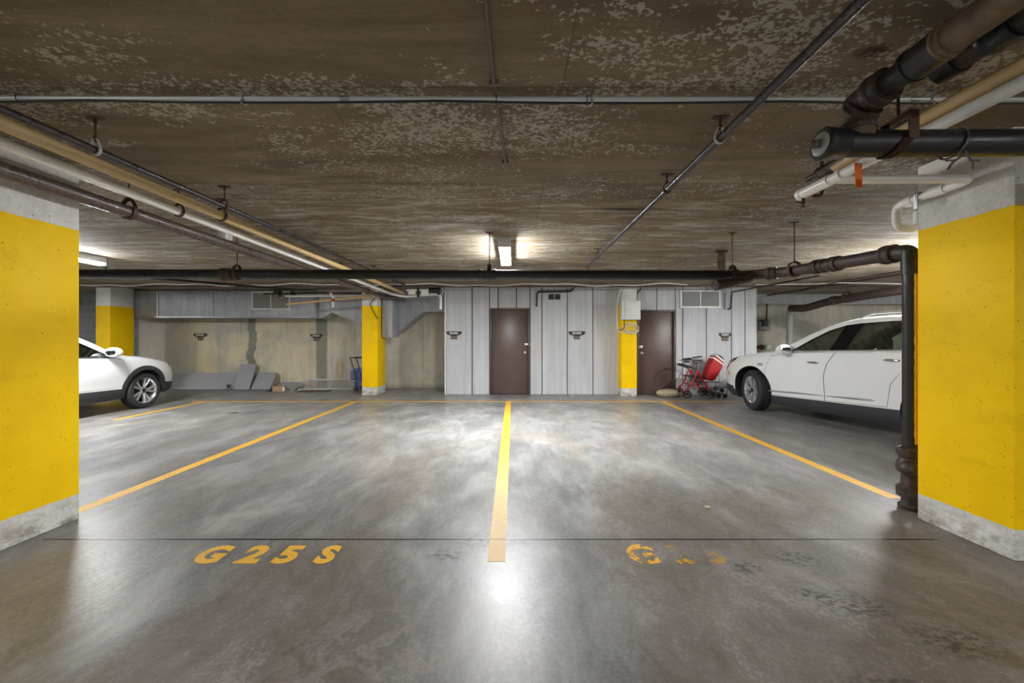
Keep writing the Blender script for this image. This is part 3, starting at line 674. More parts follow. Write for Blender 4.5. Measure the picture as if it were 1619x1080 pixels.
# ================================================================== PIPES
def hanger(x, y, zc, r, axis='y', mat='hanger', label=None, grp='pipe hangers', drop=0.05, rod=0.006, plate=True):
    """clevis strap round a pipe along axis, rod up to the ceiling"""
    root = empty('pipe_hanger', (x,y,zc-r), label, 'pipe hanger', grp)
    w_ = max(0.016, r*0.7); q = B(); R = r+0.004; pts = []
    n = 22; top = zc+R+drop
    prof = [(R*math.cos(a), R*math.sin(a)) for a in [PI*1.0+PI*k/14 for k in range(15)]]            # lower half, left to right
    out = [(-R*1.02,0)]+prof+[(R*1.02,0)]
    out = [(-0.008, R+drop), (-R*0.72, R*0.95+drop*0.4), (-R*1.05, R*0.45)]+prof+[(R*1.05, R*0.45), (R*0.72, R*0.95+drop*0.4), (0.008, R+drop)]
    th = 0.006; vin = []; vo = []
    for i, (u, v) in enumerate(out):
        a = Vector(out[max(i-1,0)]); b = Vector(out[min(i+1,len(out)-1)]); d = (b-a).normalized(); nrm = Vector((d.y,-d.x))
        p = Vector((u,v)); po = p+nrm*th
        def mk(pp, s_): return q.bm.verts.new((x+(pp.x if axis=='y' else s_*w_/2), y+(s_*w_/2 if axis=='y' else pp.x), zc+pp.y))
        vin.append((mk(p,-1),mk(p,1))); vo.append((mk(po,-1),mk(po,1)))
    for i in range(len(out)-1):
        a0,a1 = vin[i]; b0,b1 = vin[i+1]; c0,c1 = vo[i]; d0,d1 = vo[i+1]
        q._f([a0,b0,b1,a1]); q._f([c0,c1,d1,d0]); q._f([a0,c0,d0,b0]); q._f([a1,b1,d1,c1])
    for e in (0,-1): q._f([vin[e][0],vin[e][1],vo[e][1],vo[e][0]])
    q.build('clevis', M[mat], root)
    q = B(); q.cyl((x,y,zc+R+drop*0.6),(x,y,CEIL),rod,seg=8); q.lathe([(rod*2,0),(rod*2,0.012)],(x,y,zc+R+drop),(0,0,1),6); q.build('rod', M['hanger'], root)
    if plate:
        q = B(); q.box((x-0.045,y-0.018,CEIL-0.008),(x+0.045,y+0.018,CEIL),0.002); q.cyl((x,y,CEIL-0.03),(x,y,CEIL),rod*1.9,seg=6); q.build('ceiling_plate', M['hanger'], root)
    return root
def H(h): return CAMZ+h
def run(name, pts, r, mat, label, cat='pipe', grp=None, bend=0.0, seg=16):
    return tag(B().tube(pts, r, seg, bend).build(name, M[mat]), label, cat, grp)

# left bundle, running away from the viewer
run('sprinkler_pipe', [(-2.41,-2,H(1.012)),(-2.41,9.0,H(1.22))], 0.021, 'dark_steel', 'dark steel sprinkler pipe, uppermost of the four pipes on the left', grp='left pipe bundle')
run('insulated_pipe', [(-2.65,-2,H(1.12)),(-2.65,9.6,H(1.12))], 0.037, 'beige_pipe', 'beige pipe running between the dark pipe and the white pipe on the left', grp='left pipe bundle')
rt = empty('plastic_pipe', (-2.85,4,H(1.07)-0.035), 'white plastic pipe, third of the four pipes on the left', 'pipe', 'left pipe bundle')
B().tube([(-2.85,-2,H(1.105)),(-2.85,9.40,H(1.075)),(-2.62,9.56,H(1.03)),(-1.72,9.48,H(1.09)),(-1.72,9.48,H(0.72))], 0.033, 16, 0.12).build('pipe_run', M['white_pvc'], rt)
q = B(); 
for y in (6.9, 9.25): q.cyl((-2.85,y,H(1.08)),(-2.85,y+0.11,H(1.08)),0.041)
q.build('coupling', M['white_pvc'], rt)
rt = empty('drain_pipe', (-3.07,4,H(1.05)-0.05), 'mottled rusty drain pipe, lowest of the four pipes on the left, passing the left column', 'pipe', 'left pipe bundle')
B().tube([(-3.065,-2,H(1.018)),(-3.065,9.55,H(1.018)),(-2.6,9.66,H(0.98))], 0.049, 20, 0.15).build('pipe_run', M['rust_pipe2'], rt)
q = B(); 
for y in (1.2,8.4): q.hub((-3.065,y,H(1.018)),(0,1,0),0.062,0.10)
q.build('coupling', M['rust_pipe2'], rt)
hanger(-2.41,2.30,H(1.093),0.021,'y','hanger_grey','pale hook hanger on the dark left pipe at the viewer end',drop=0.04)
hanger(-2.41,3.33,H(1.113),0.021,'y','hanger','rusty hanger on the dark left pipe above the middle of the beige pipe',drop=0.03)
hanger(-2.41,6.9,H(1.180),0.021,'y','hanger_grey','small pale hanger on the dark left pipe near the black cross pipe',drop=0.03)
hanger(-2.41,8.0,H(1.20),0.021,'y','hanger','last small rusty hanger on the dark left pipe',drop=0.03)
hanger(-2.65,3.62,H(1.12),0.037,'y','hanger','rusty hanger on the beige pipe beside the dark pipe',drop=0.03)
hanger(-2.85,3.40,H(1.089),0.033,'y','hanger','thin dark hanger on the white pipe',drop=0.03)
hanger(-3.065,3.18,H(1.018),0.049,'y','hanger','large rusty clevis hanger on the mottled drain pipe just past the left column',drop=0.055)
hanger(-2.85,6.6,H(1.08),0.033,'y','hanger','small dark hanger on the white pipe near the black cross pipe',drop=0.03)

# silver conduit across the ceiling with its black cable
rt = empty('conduit', (0,2.07,H(1.25)-0.012), 'long silver conduit crossing the whole ceiling near the viewer', 'conduit')
B().tube([(-9,2.07,H(1.30)),(9,2.07,H(1.20))] if False else [(-9,2.07,H(1.262)),(9,2.07,H(1.238))], 0.0115, 12).build('conduit_run', M['emt'], rt)
def Cx(x): return (x-VX)/F*2.07
for x in (386, 935, 1470):
    X = Cx(x); z = H(1.25-X*0.00133); q = B(); q.box((X-0.007,2.05,z-0.026),(X+0.007,2.09,z-0.016)); q.tube([(X,2.07+0.015*math.cos(t*PI/8),z+0.015*math.sin(t*PI/8)) for t in range(16)],0.004,6,closed=True); q.box((X-0.008,2.06,z+0.012),(X+0.008,2.08,CEIL-0.001)); q.cyl((X,2.05,z-0.02),(X,2.05,z-0.036),0.006,seg=6); q.build('clamp', M['zinc'], rt)
for x in (545, 1445):
    X = Cx(x); z = H(1.25-X*0.00133); q = B(); q.cyl((X-0.022,2.07,z),(X+0.022,2.07,z),0.0155); q.build('coupling', M['zinc'], rt)
pts = []
for i in range(41):
    X = -4+8*i/40; z = H(1.25-X*0.00133)-0.020-0.010*abs(math.sin(i*PI/9)); pts.append((X,2.055,z))
run('cable', pts, 0.006, 'cable_black', 'black cable sagging just under the silver ceiling conduit', 'cable', seg=8)
for x in (35, 927, 785):
    X = Cx(x); z = H(1.25-X*0.00133); q = B(); q.tube([(X,2.063+0.022*math.cos(t*PI/8),z-0.009+0.024*math.sin(t*PI/8)) for t in range(16)],0.0025,6,closed=True); q.build('cable_tie', M['cable_black'], rt)
rt = empty('ceiling_conduit', (-0.07,1.6,CEIL-0.02), 'thin brown conduit fixed to the ceiling running away from the viewer', 'conduit')
B().tube([(-0.125,0.3,CEIL-0.012),(-0.092,2.07,CEIL-0.012),(-0.052,2.86,CEIL-0.012),(-0.052,2.87,CEIL-0.002)],0.0085,10).build('conduit_run', M['brown_conduit'], rt)
q = B(); q.box((-0.118,1.96,CEIL-0.022),(-0.070,1.985,CEIL-0.001),0.003); q.box((-0.078,2.84,CEIL-0.02),(-0.028,2.87,CEIL-0.001),0.003); q.build('strap', M['brown_conduit'], rt)

# dark sprinkler pipe on the right
rt = empty('sprinkler_pipe', (1.19,3,H(1.165)-0.022), 'dark steel sprinkler pipe running away over the right-hand stall', 'pipe')
B().tube([(1.19,-2,H(1.150)),(1.19,6.35,H(1.163))],0.022,16).build('pipe_run', M['dark_steel'], rt)
q = B(); q.cyl((1.19,6.28,H(1.163)),(1.19,6.28,H(1.10)),0.013); q.cyl((1.19,6.33,H(1.163)),(1.19,6.4,H(1.163)),0.028); q.lathe([(0.012,0),(0.026,0.006),(0.026,0.009),(0.0,0.011)],(1.19,6.28,H(1.075)),(0,0,-1),12); tag(q.build('sprinkler_head', M['copper'], rt), 'copper sprinkler head at the far end')
hanger(1.19,2.29,H(1.157),0.022,'y','hanger_grey','pale hook hanger on the right sprinkler pipe nearest the viewer',drop=0.035)
hanger(1.19,3.08,H(1.158),0.022,'y','hanger','rusty hanger on the middle of the right sprinkler pipe',drop=0.03)
hanger(1.19,5.6,H(1.162),0.022,'y','hanger','small hanger near the far end of the right sprinkler pipe',drop=0.03)

# black drain main across the middle
r_ = 0.058; MY = 4.77; mz = CAMZ+(VY-435)/F*MY
rt = empty('drain_main', (-2,MY,mz-0.06), 'long black cast iron drain pipe hanging across the whole garage under the ceiling', 'pipe')
B().tube([(-14,MY,mz+0.03),(2.60,MY,mz)],r_,20).build('pipe_run', M['black_pipe'], rt)
q = B(); q.hub((-3.42,MY,mz+0.008),(1,0,0),0.078,0.13); q.build('bell_joint', M['rust_pipe'], rt)
q = B(); q.cyl((-0.42,MY,mz+0.004),(-0.20,MY,mz+0.004),r_+0.008); 
for X in (-0.40,-0.22): q.cyl((X-0.012,MY,mz+0.004),(X+0.012,MY,mz+0.004),r_+0.013)
q.build('band_coupling', M['black_pipe'], rt)
# rusty continuation bending towards the viewer and into the stack
pB = [(2.60,MY,mz-0.003),(2.80,MY-0.02,mz-0.006),(3.06,4.42,mz-0.02),(3.10,4.2,mz-0.025),(3.125,3.13,mz-0.075),(3.125,3.13,mz-0.2)]
rt = empty('drain_elbow_run', (2.9,4.4,mz-0.1), 'rusty cast iron drain run with hubs bending from the black pipe to the stack', 'pipe')
B().tube([Vector(p) for p in pB],0.057,20,0.10).build('pipe_run', M['rust_pipe'], rt)
for c, d, rr, ww in (((2.64,MY,mz-0.003),(1,0,0),0.072,0.10),((2.96,4.555,mz-0.016),(0.62,-0.78,0),0.073,0.10),((3.105,4.06,mz-0.03),(0.02,-1,-0.04),0.074,0.07),((3.108,3.98,mz-0.035),(0.02,-1,-0.04),0.070,0.05),((3.11,3.84,mz-0.042),(0.02,-1,-0.04),0.074,0.09),((3.12,3.30,mz-0.068),(0.02,-1,-0.05),0.079,0.10)):
    q = B(); q.hub(c, d, rr, ww); q.build('hub', M['rust_pipe'], rt)
B().tube([(2.30,4.479,H(0.60)),(2.72,4.58,H(0.70)),(2.80,4.66,H(0.735))],0.043,16,0.08).build('cleanout_branch', M['rust_pipe'], rt)
q = B(); q.cyl((2.29,4.477,H(0.614)),(2.44,4.513,H(0.644)),0.058); q.cyl((2.265,4.471,H(0.609)),(2.315,4.483,H(0.619)),0.063); q.hub((2.455,4.516,H(0.647)),(1,0.24,0.2),0.062,0.05); q.build('cleanout_cap', M['rust_pipe'], rt)
hanger(2.625,MY,mz,0.06,'x','hanger','rusty clevis hanger holding the right end of the black drain pipe',drop=0.05)
hanger(-3.30,MY,mz+0.007,0.06,'x','hanger','rusty clevis hanger on the black drain pipe at its bell joint on the left',drop=0.05)
hanger(-0.28,MY,mz+0.004,0.067,'x','black_pipe','dark hanger rod on the black drain pipe just left of the ceiling light',drop=0.05)
hanger(3.065,4.34,mz-0.02,0.062,'y','hanger','rusty band hanger on the bend of the drain run near the right car',drop=0.03)
rt = empty('wooden_hanger', (2.98,5.72,2.3), 'short rusty iron strap standing between the ceiling and the black drain pipe', 'pipe strap')
A = P(1134.5,427,5.72); C = P(1145.5,397,5.72)
q = B(); q.box((A.x,5.70,A.z-0.05),(C.x,5.74,CEIL)); q.build('strap', M['tan_iron'], rt)
q = B(); q.box((A.x-0.03,5.68,CEIL-0.03),(C.x+0.03,5.77,CEIL),0.005); q.build('top_plate', M['hanger'], rt)
# stack beside the right column
rt = empty('drain_stack', (3.125,3.13,0), 'black vertical drain stack with yellow overspray standing behind the right column', 'pipe')
sx, sy = 3.125, 3.13
B().tube([(sx,sy,0.45),(sx,sy,2.0)],0.052,20).build('stack_pipe', M['black_pipe'], rt)
B().tube([(sx,sy,2.03),(sx,sy,1.84)],0.060,20).build('collar', M['black_pipe'], rt)
q = B(); q.lathe([(0.05,0),(0.075,0.003),(0.078,0.03),(0.058,0.05),(0.055,0.09),(0.085,0.10),(0.088,0.17),(0.062,0.19),(0.056,0.27),(0.082,0.29),(0.092,0.33),(0.082,0.37),(0.068,0.40),(0.09,0.44),(0.088,0.475),(0.06,0.49)],(sx,sy,0),(0,0,1),22)
q.ball((sx-0.06,sy-0.05,0.33),0.065); q.build('base_fitting', M['rust_pipe'], rt)
bm = B()
for k in range(26):
    z = 0.52+k*0.055; ww = 0.012+0.010*abs(math.sin(k*1.7)); bm.box((sx-0.015-ww*0.3,sy-0.056,z),(sx+0.03,sy-0.046,z+0.06))
bm.build('overspray', M['yellow_paint'], rt, 0)

# upper right cast iron assembly
hz = 2.218; HY = 1.81; TX = 1.565
rt = empty('drain_header', (2.2,HY,hz-0.06), 'black horizontal drain pipe with a square-plugged cleanout end in the upper right', 'pipe')
B().tube([(1.44,HY,hz),(4.2,HY,hz+0.02)],0.0575,24).build('pipe_run', M['black_pipe'], rt)
q = B(); q.lathe([(0.056,0.10),(0.064,0.09),(0.066,0.03),(0.070,0.025),(0.071,0.0),(0.066,-0.006),(0.054,-0.006)],(1.405,HY,hz),(1,0,0),28)
q.build('cleanout_hub', M['black_pipe'], rt)
q = B(); q.lathe([(0.052,0.01),(0.052,-0.010),(0.044,-0.016),(0.030,-0.017),(0,-0.017)],(1.405,HY,hz),(1,0,0),28); pl_ = q.build('cleanout_plug', M['tan_iron'] if False else M['cable_grey'], rt)
q = B(); q.box((1.372,HY-0.019,hz-0.019),(1.392,HY+0.019,hz+0.019),0.002, Matrix.Rotation(0.3,3,'X')); q.build('plug_square', M['rust_pipe2'], pl_, 0)
rt = empty('drain_offset', (TX,1.5,hz), 'big rusty and black cast iron pipe with tee and elbow coming towards the viewer overhead', 'pipe')
uz = H(1.062)
q = B(); q.tube([(TX,HY,hz+0.02),(TX,HY,hz+0.075)],0.062,22); q.tube([(TX,HY,hz+0.06),(TX-0.002,HY-0.003,uz-0.02),(TX-0.005,HY-0.10,uz)],0.050,22,0.07); q.build('tee_riser', M['tan_iron'], rt)
q = B(); q.hub((TX,HY,hz+0.075),(0,0,1),0.07,0.035); q.hub((TX-0.003,HY-0.03,uz-0.035),(0,-0.8,0.5),0.073,0.04); q.build('riser_hub', M['rust_pipe'], rt)
q = B(); q.tube([(TX-0.003,HY+0.0,uz-0.005),(TX-0.006,1.71,uz+0.001)],0.062,22); q.hub((TX-0.006,1.69,uz+0.001),(0,-1,0.02),0.074,0.07); q.build('elbow', M['rust_pipe'], rt)
B().tube([(TX-0.006,1.70,uz),(TX-0.014,1.44,uz+0.003)],0.050,24).build('black_section', M['black_pipe'], rt)
q = B(); q.tube([(TX-0.011,1.545,uz+0.002),(TX-0.016,1.425,uz+0.004)],0.062,24); q.tube([(TX-0.011,1.555,uz+0.002),(TX-0.011,1.54,uz+0.002)],0.066,24); q.build('coupling', M['black_pipe'], rt)
B().tube([(TX-0.015,1.43,uz+0.004),(TX-0.05,0.2,uz+0.02)],0.056,24).build('tan_section', M['tan_iron'], rt)
q = B(); q.hub((TX-0.016,1.418,uz+0.004),(0,-1,0),0.066,0.03); q.build('joint_ring', M['tan_iron'], rt)
rt = empty('upper_drain_pipe', (1.86,1.3,H(1.1)), 'dark drain pipe close under the ceiling beyond the big rusty pipe', 'pipe')
B().tube([(1.80,1.62,H(1.135)),(1.80,0.3,H(1.15))],0.05,20).build('pipe_run', M['rust_pipe'], rt)
q = B(); q.hub((1.80,1.46,H(1.137)),(0,1,0),0.066,0.10); q.cyl((1.80,1.60,H(1.135)),(1.80,1.68,H(1.135)),0.058); q.build('hub', M['black_pipe'], rt)
# broad rusty strap and the twisted wire
rt = empty('strap_hanger', (1.70,HY,hz-0.06), 'broad rust-red clevis strap around the black pipe beside the tee', 'pipe hanger')
q = B(); SX = 1.70; R = 0.064
pts = [(SX+0.06,HY-0.0+R*math.cos(a),hz+R*math.sin(a)) for a in [PI*0.9+PI*1.2*k/20 for k in range(21)]]
n_ = len(pts); vs = []
for i, p in enumerate(pts):
    t = i/(n_-1); off = 0.0
    vs.append((q.bm.verts.new((p[0]-0.03-0.05*math.sin(PI*t),p[1],p[2])), q.bm.verts.new((p[0]+0.015-0.05*math.sin(PI*t),p[1],p[2]))))
for i in range(n_-1): q._f([vs[i][0],vs[i+1][0],vs[i+1][1],vs[i][1]])
bmesh.ops.solidify(q.bm, geom=q.bm.faces[:], thickness=0.006)
q.box((SX+0.03,HY-R-0.008,hz-0.005),(SX+0.075,HY-R-0.001,hz+0.115),0.002); q.box((SX+0.03,HY+R+0.001,hz-0.005),(SX+0.075,HY+R+0.008,hz+0.115),0.002)
q.box((SX+0.03,HY-R-0.008,hz+0.112),(SX+0.075,HY+R+0.008,hz+0.119),0.002); q.cyl((SX+0.05,HY-R-0.03,hz+0.085),(SX+0.05,HY+R+0.03,hz+0.085),0.006,seg=8)
q.build('strap', M['hanger'], rt)
B().cyl((SX+0.05,HY,hz+0.08),(SX+0.05,HY,CEIL),0.006,seg=8).build('rod', M['hanger'], rt)
q = B(); X = P(1506,230,HY).x
q.tube([(X+0.012*math.sin(t*PI/8),HY+0.0635*math.cos(t*PI/8),hz+0.0635*math.sin(t*PI/8)) for t in range(16)],0.005,6,closed=True)
for sgn in (-1,1):
    q.tube([(X,HY-0.05,hz-0.055),(X-0.012*sgn,HY-0.05,hz-0.075),(X-0.045*sgn-0.01,HY-0.05,hz-0.105),(X-0.055*sgn-0.02,HY-0.05,hz-0.135)],0.005,6,0.01)
    q.tube([(X-0.03*sgn-0.01,HY-0.05,hz-0.095),(X-0.075*sgn-0.01,HY-0.05,hz-0.098)],0.004,6)
tag(q.build('wire_tie', M['rust_pipe2']), 'twisted rusty wire tied round the black pipe above the right column', 'wire')
# beige and white pipes on the right
rt = empty('insulated_pipe', (2.04,1.2,H(1.06)), 'beige pipe running above the white one on the upper right', 'pipe')
B().tube([(2.04,-2,H(1.097)),(2.04,2.52,H(1.097))],0.034,18).build('pipe_run', M['beige_pipe'], rt)
q = B(); q.tube([(2.04,2.42,H(1.106)),(2.04,2.62,H(1.106))],0.037,14); q.hub((2.04,2.63,H(1.108)),(0,1,0),0.038,0.05); tag(q.build('torn_end', M['tan_iron'], rt), 'torn flaking end of the lagging')
rt = empty('plastic_pipe', (2.04,2.0,H(1.0)), 'white plastic pipe with a tee and capped end on the upper right', 'pipe')
zz = H(1.027)
B().tube([(2.04,-2,zz),(2.04,2.74,zz)],0.030,18).build('pipe_run', M['white_pvc'], rt)
q = B(); q.cyl((2.04,2.46,zz),(2.04,2.50,zz),0.037); q.tube([(2.04,2.56,zz),(2.04,2.82,zz)],[0.036,0.036],18); q.cyl((2.04,2.80,zz),(2.04,2.835,zz),0.040); q.build('end_cap', M['white_pvc'], rt)
q = B(); q.tube([(2.04,2.55,zz),(2.935,2.55,zz),(2.935,3.05,zz-0.005),(2.935,3.05,zz-0.175),(3.10,3.05,zz-0.175),(3.10,3.05,zz-0.05)],0.028,18,0.06); q.build('branch_loop', M['white_pvc'], rt)
q = B(); q.cyl((2.935,2.80,zz),(2.935,2.70,zz),0.035); q.cyl((2.935,2.98,zz-0.003),(2.935,2.92,zz-0.002),0.034); q.build('coupling', M['white_pvc'], rt)
q = B(); q.box((2.90,2.86,zz-0.085),(2.906,2.885,zz+0.02)); q.tube([(2.935+0.034*math.cos(t*PI/8),2.872,zz+0.034*math.sin(t*PI/8)) for t in range(16)],0.006,6,closed=True); q.build('strap', M['zinc'], rt)
q = B(); q.cyl((2.04,2.80,zz-0.034),(2.04,2.80,zz-0.06),0.011); q.lathe([(0.010,0),(0.012,0.012),(0.006,0.02),(0.006,0.03),(0.02,0.034),(0.02,0.038),(0,0.04)],(2.04,2.80,zz-0.058),(0,0,-1),12); q.tube([(2.04-0.05,2.80,zz-0.062),(2.04,2.80,zz-0.066)],0.005,6); tag(q.build('sprinkler_outlet', M['copper'], rt), 'small bronze sprinkler outlet under the capped end')
tg = B(); A = P(1357,257,2.30); tg.prism([(A.x-0.022,A.z),(A.x+0.022,A.z-0.002),(A.x+0.024,A.z-0.142),(A.x+0.012,A.z-0.146),(A.x-0.015,A.z-0.138)], 'y', 2.30, 2.302)
rt = empty('orange_tag', (A.x,2.30,A.z-0.14), 'bright orange plastic tag hanging below the white pipe', 'tag'); tg.build('tag_strip', M['orange_tag'], rt, 0)
q = B(); q.tube([(A.x,2.30,A.z-0.006),(A.x,2.30,zz+0.03)],0.0025,6); q.cyl((A.x,2.299,A.z-0.010),(A.x,2.296,A.z-0.010),0.006,seg=10); q.build('tag_tie', M['cable_white'], rt)
rt = empty('copper_pipe', (2.1,2.8,H(0.98)), 'thin brown copper pipe dropping beside the capped white pipe end', 'pipe')
q = B(); q.tube([(2.17,2.80,CEIL),(2.17,2.80,H(1.01)),(2.10,2.80,H(1.01))],0.012,10,0.03); q.build('pipe_run', M['copper'], rt)

run('pipe_stub', [(2.16,2.48,H(1.175)),(2.22,3.0,H(1.205))], 0.022, 'dark_steel', 'short grey pipe stub under the ceiling above the capped white pipe end')
# far right rust pipe and downpipe over the right car
rt = empty('rusty_pipe', (7.1,8.5,2.2), 'rusty drain pipe over the right car ending in a swan neck', 'pipe')
B().tube([(6.95,5.5,H(0.93)),(7.08,8.3,H(0.875)),(7.12,9.0,H(0.86)),(6.95,9.5,H(0.74)),(6.9,9.7,H(0.76)),(6.95,9.95,H(0.78))],0.085,18,0.25).build('pipe_run', M['rust_pipe'], rt)
q = B(); q.hub((7.09,8.80,H(0.868)),(0,1,0),0.1,0.1); q.build('hub', M['rust_pipe'], rt)
run('down_pipe', [(7.05,10.0,H(0.77)),(6.98,10.05,H(0.74)),(6.98,10.05,0.0)], 0.07, 'cable_grey', 'grey vertical pipe dropping behind the windscreen of the right car', bend=0.05)
hanger(7.085,8.45,H(0.873),0.085,'y','hanger','rusty hanger on the rust pipe over the right car')

# cables and small pipes near the back
pts = [(x/10, 8.9+0.02*math.sin(x*0.31), CEIL-0.055+0.022*math.sin(x*0.23)+0.012*math.sin(x*0.61)) for x in range(-98, 40)]
run('cable', pts, 0.014, 'cable_white', 'wavy white cable strung under the ceiling before the back wall', 'cable', seg=8)
run('sprinkler_pipe', [(-9.8,9.05,CEIL-0.075),(8.5,9.05,CEIL-0.075)], 0.022, 'rust_pipe2', 'rusty sprinkler pipe under the ceiling along the back wall', 'pipe')
run('sprinkler_pipe', [(-7.25,2.5,H(1.17)),(-7.25,7.2,H(1.17)),(-5.0,9.0,H(1.13))], 0.024, 'black_pipe', 'dark sprinkler pipe above the left parked crossover', 'pipe', bend=0.3)
hanger(-7.25,6.6,H(1.17),0.024,'y','hanger','small hook hanger on the dark pipe above the left crossover near the light',drop=0.02)
hanger(-7.25,7.1,H(1.17),0.024,'y','hanger','rusty hook hanger on the bend of the dark pipe above the left crossover',drop=0.02)
rt = empty('valve_pipe', (-5.6,9.6,2.3), 'dark pipe with valves branching under the ceiling right of the duct grille', 'pipe')
q = B(); q.tube([(-6.0,9.6,2.43),(-4.9,9.6,2.45),(-3.4,9.6,2.44)],0.024,10); q.tube([(-5.62,9.6,2.60),(-5.62,9.6,2.36)],0.026,10); q.cyl((-5.62,9.56,2.44),(-5.62,9.44,2.44),0.04); q.build('pipe_run', M['rust_pipe'], rt)
q = B(); q.ball((-5.62,9.6,2.44),0.07); q.cyl((-5.35,9.6,2.44),(-5.25,9.6,2.44),0.045); q.lathe([(0.05,0),(0.055,0.01),(0.05,0.02)],(-5.62,9.43,2.44),(0,-1,0),14); q.build('valve', M['hanger'], rt)
run('plastic_pipe', [(-5.5,9.85,2.47),(-3.7,9.85,2.47),(-3.6,9.85,2.47)], 0.025, 'white_pvc', 'upper white plastic pipe crossing behind the yellow column with the blue cart', grp='white pipes by the back column')
run('plastic_pipe', [(-5.4,9.45,2.36),(-3.3,9.45,2.37)], 0.022, 'white_pvc', 'lower white plastic pipe crossing towards the column with the blue cart', grp='white pipes by the back column')
run('insulated_pipe', [(-5.3,9.35,2.16),(-3.3,9.3,2.35)], 0.03, 'beige_pipe', 'slanting beige pipe left of the column with the blue cart', 'pipe')
rt = empty('red_tag', (-4.25,9.3,2.1), 'red and white hanging tag left of the column with the blue cart', 'tag')
q = B(); q.prism([(-4.28,2.42),(-4.22,2.42),(-4.17,2.30),(-4.2,2.27)], 'y', 9.28, 9.285); q.prism([(-4.22,2.22),(-4.17,2.22),(-4.165,2.08),(-4.21,2.08)], 'y', 9.28, 9.285); q.build('white_strip', M['white_metal'], rt, 0)
q = B(); q.prism([(-4.24,2.30),(-4.16,2.30),(-4.17,2.20),(-4.22,2.20)], 'y', 9.285, 9.29); q.tube([(-4.2,9.287,2.609),(-4.2,9.287,2.02)],0.006,6); q.tube([(-4.2,9.3225+0.0335*math.cos(t*PI/8),2.2645+0.0335*math.sin(t*PI/8)) for t in range(16)],0.004,6,closed=True); q.build('red_strip', M['red_fabric'], rt, 0)
rt = empty('valve_cluster', (-1.95,9.4,2.4), 'cluster of white pipe fittings and dark clamps at the corner of the panelled wall', 'pipe fittings')
q = B(); q.tube([(-2.5,9.36,2.49),(-1.75,9.36,2.50)],0.024,10); q.box((-2.15,9.30,2.36),(-1.98,9.38,2.48),0.01); q.box((-2.45,9.30,2.38),(-2.28,9.38,2.48),0.01); q.build('fitting', M['white_pvc'], rt)
q = B(); q.cyl((-1.97,9.36,2.49),(-1.72,9.36,2.49),0.06); q.box((-2.24,9.31,2.32),(-2.2,9.38,2.58)); q.cyl((-1.74,9.34,2.38),(-1.74,9.34,2.56),0.035); q.build('clamp', M['plastic_black'], rt)
q = B(); q.tube([(-1.68,9.35,2.55),(-1.62,9.32,2.48),(-1.66,9.32,2.38)],0.012,8,0.05); q.build('white_loop', M['cable_white'], rt)
run('conduit', [P(848.5,485,WY-0.03),P(849.5,461.5,WY-0.03),P(902,461,WY-0.03),P(906,457,WY-0.2),P(909,453,WY-0.4)], 0.022, 'dark_steel', 'black bent pipe above the panels to the right of the left door', 'conduit', bend=0.06)
run('conduit', [P(1146,489,WY-0.03),P(1147,464,WY-0.03)], 0.02, 'cable_grey', 'short grey conduit right of the panel air grille', 'conduit')
run('conduit', [P(1150,489,WY-0.04),P(1156,488,WY-0.04),P(1157,463,WY-0.04),P(1157,462,9.3),P(1295,436,7.6)], 0.016, 'dark_steel', 'thin dark conduit rising on the panels and running off over the right car', 'conduit', bend=0.04)
run('conduit', [P(1200,507,11.5),P(1212,507,11.5),P(1213,470,11.5),P(1214,467,11.0),P(1452,429,7.2)], 0.018, 'hanger', 'thin rust-brown conduit on the wall right of the panels', 'conduit', bend=0.06)
run('cable', [P(1195,450,9.0),P(1290,449,8.5),P(1330,447,8.2),P(1436,449,8)], 0.012, 'cable_white', 'thin white cable under the ceiling above the right car', 'cable', seg=8)
run('cable', [P(1240,463,8.6),P(1320,447,7.6),P(1434,427,6.6)], 0.010, 'cable_black', 'thin black cable slanting under the ceiling above the right car', 'cable', seg=8)
run('cable', [(-3.30,9.50,2.30),(-3.42,9.505,2.2),(-3.36,9.505,2.05),(-3.30,9.505,1.95),(-3.22,9.505,1.82)], 0.008, 'cable_black', 'thin black cable drooping over the front of the column with the blue cart', 'cable', seg=6, bend=0.08)
# guarded heat detector box on the ceiling to the left
A = P(352,368,4.75)
rt = empty('emergency_light', (A.x,4.75,CEIL-0.1), 'small white ceiling unit behind a wire guard beside the white left pipe', 'ceiling unit')
q = B(); q.box((A.x-0.02,4.68,CEIL-0.09),(A.x+0.085,4.80,CEIL),0.006); q.build('unit_body', M['white_metal'], rt)
q = B()
for k in range(5): x = A.x-0.09+k*0.03; q.tube([(x,4.66,CEIL),(x,4.66,CEIL-0.10),(x,4.82,CEIL-0.10),(x,4.82,CEIL)],0.003,5)
for k in range(3): z = CEIL-0.02-k*0.035; q.tube([(A.x-0.09,4.66,z),(A.x+0.03,4.66,z)],0.003,5)
q.build('wire_guard', M['cable_grey'], rt)
# odds and ends fixed to the right recess wall
A = P(1198,523,11.6); C = P(1215,505,11.6)
rt = empty('wall_box', ((A.x+C.x)/2,11.55,A.z), 'grey and black electrical box on the wall right of the panelled wall', 'electrical box')
q = B(); q.box((A.x,11.5,A.z),(C.x,11.6,C.z),0.01); q.build('box_body', M['cable_grey'], rt)
q = B(); q.box((A.x+0.05,11.47,A.z+0.12),(C.x-0.08,11.5,C.z-0.02),0.01); q.build('cover', M['plastic_black'], rt)
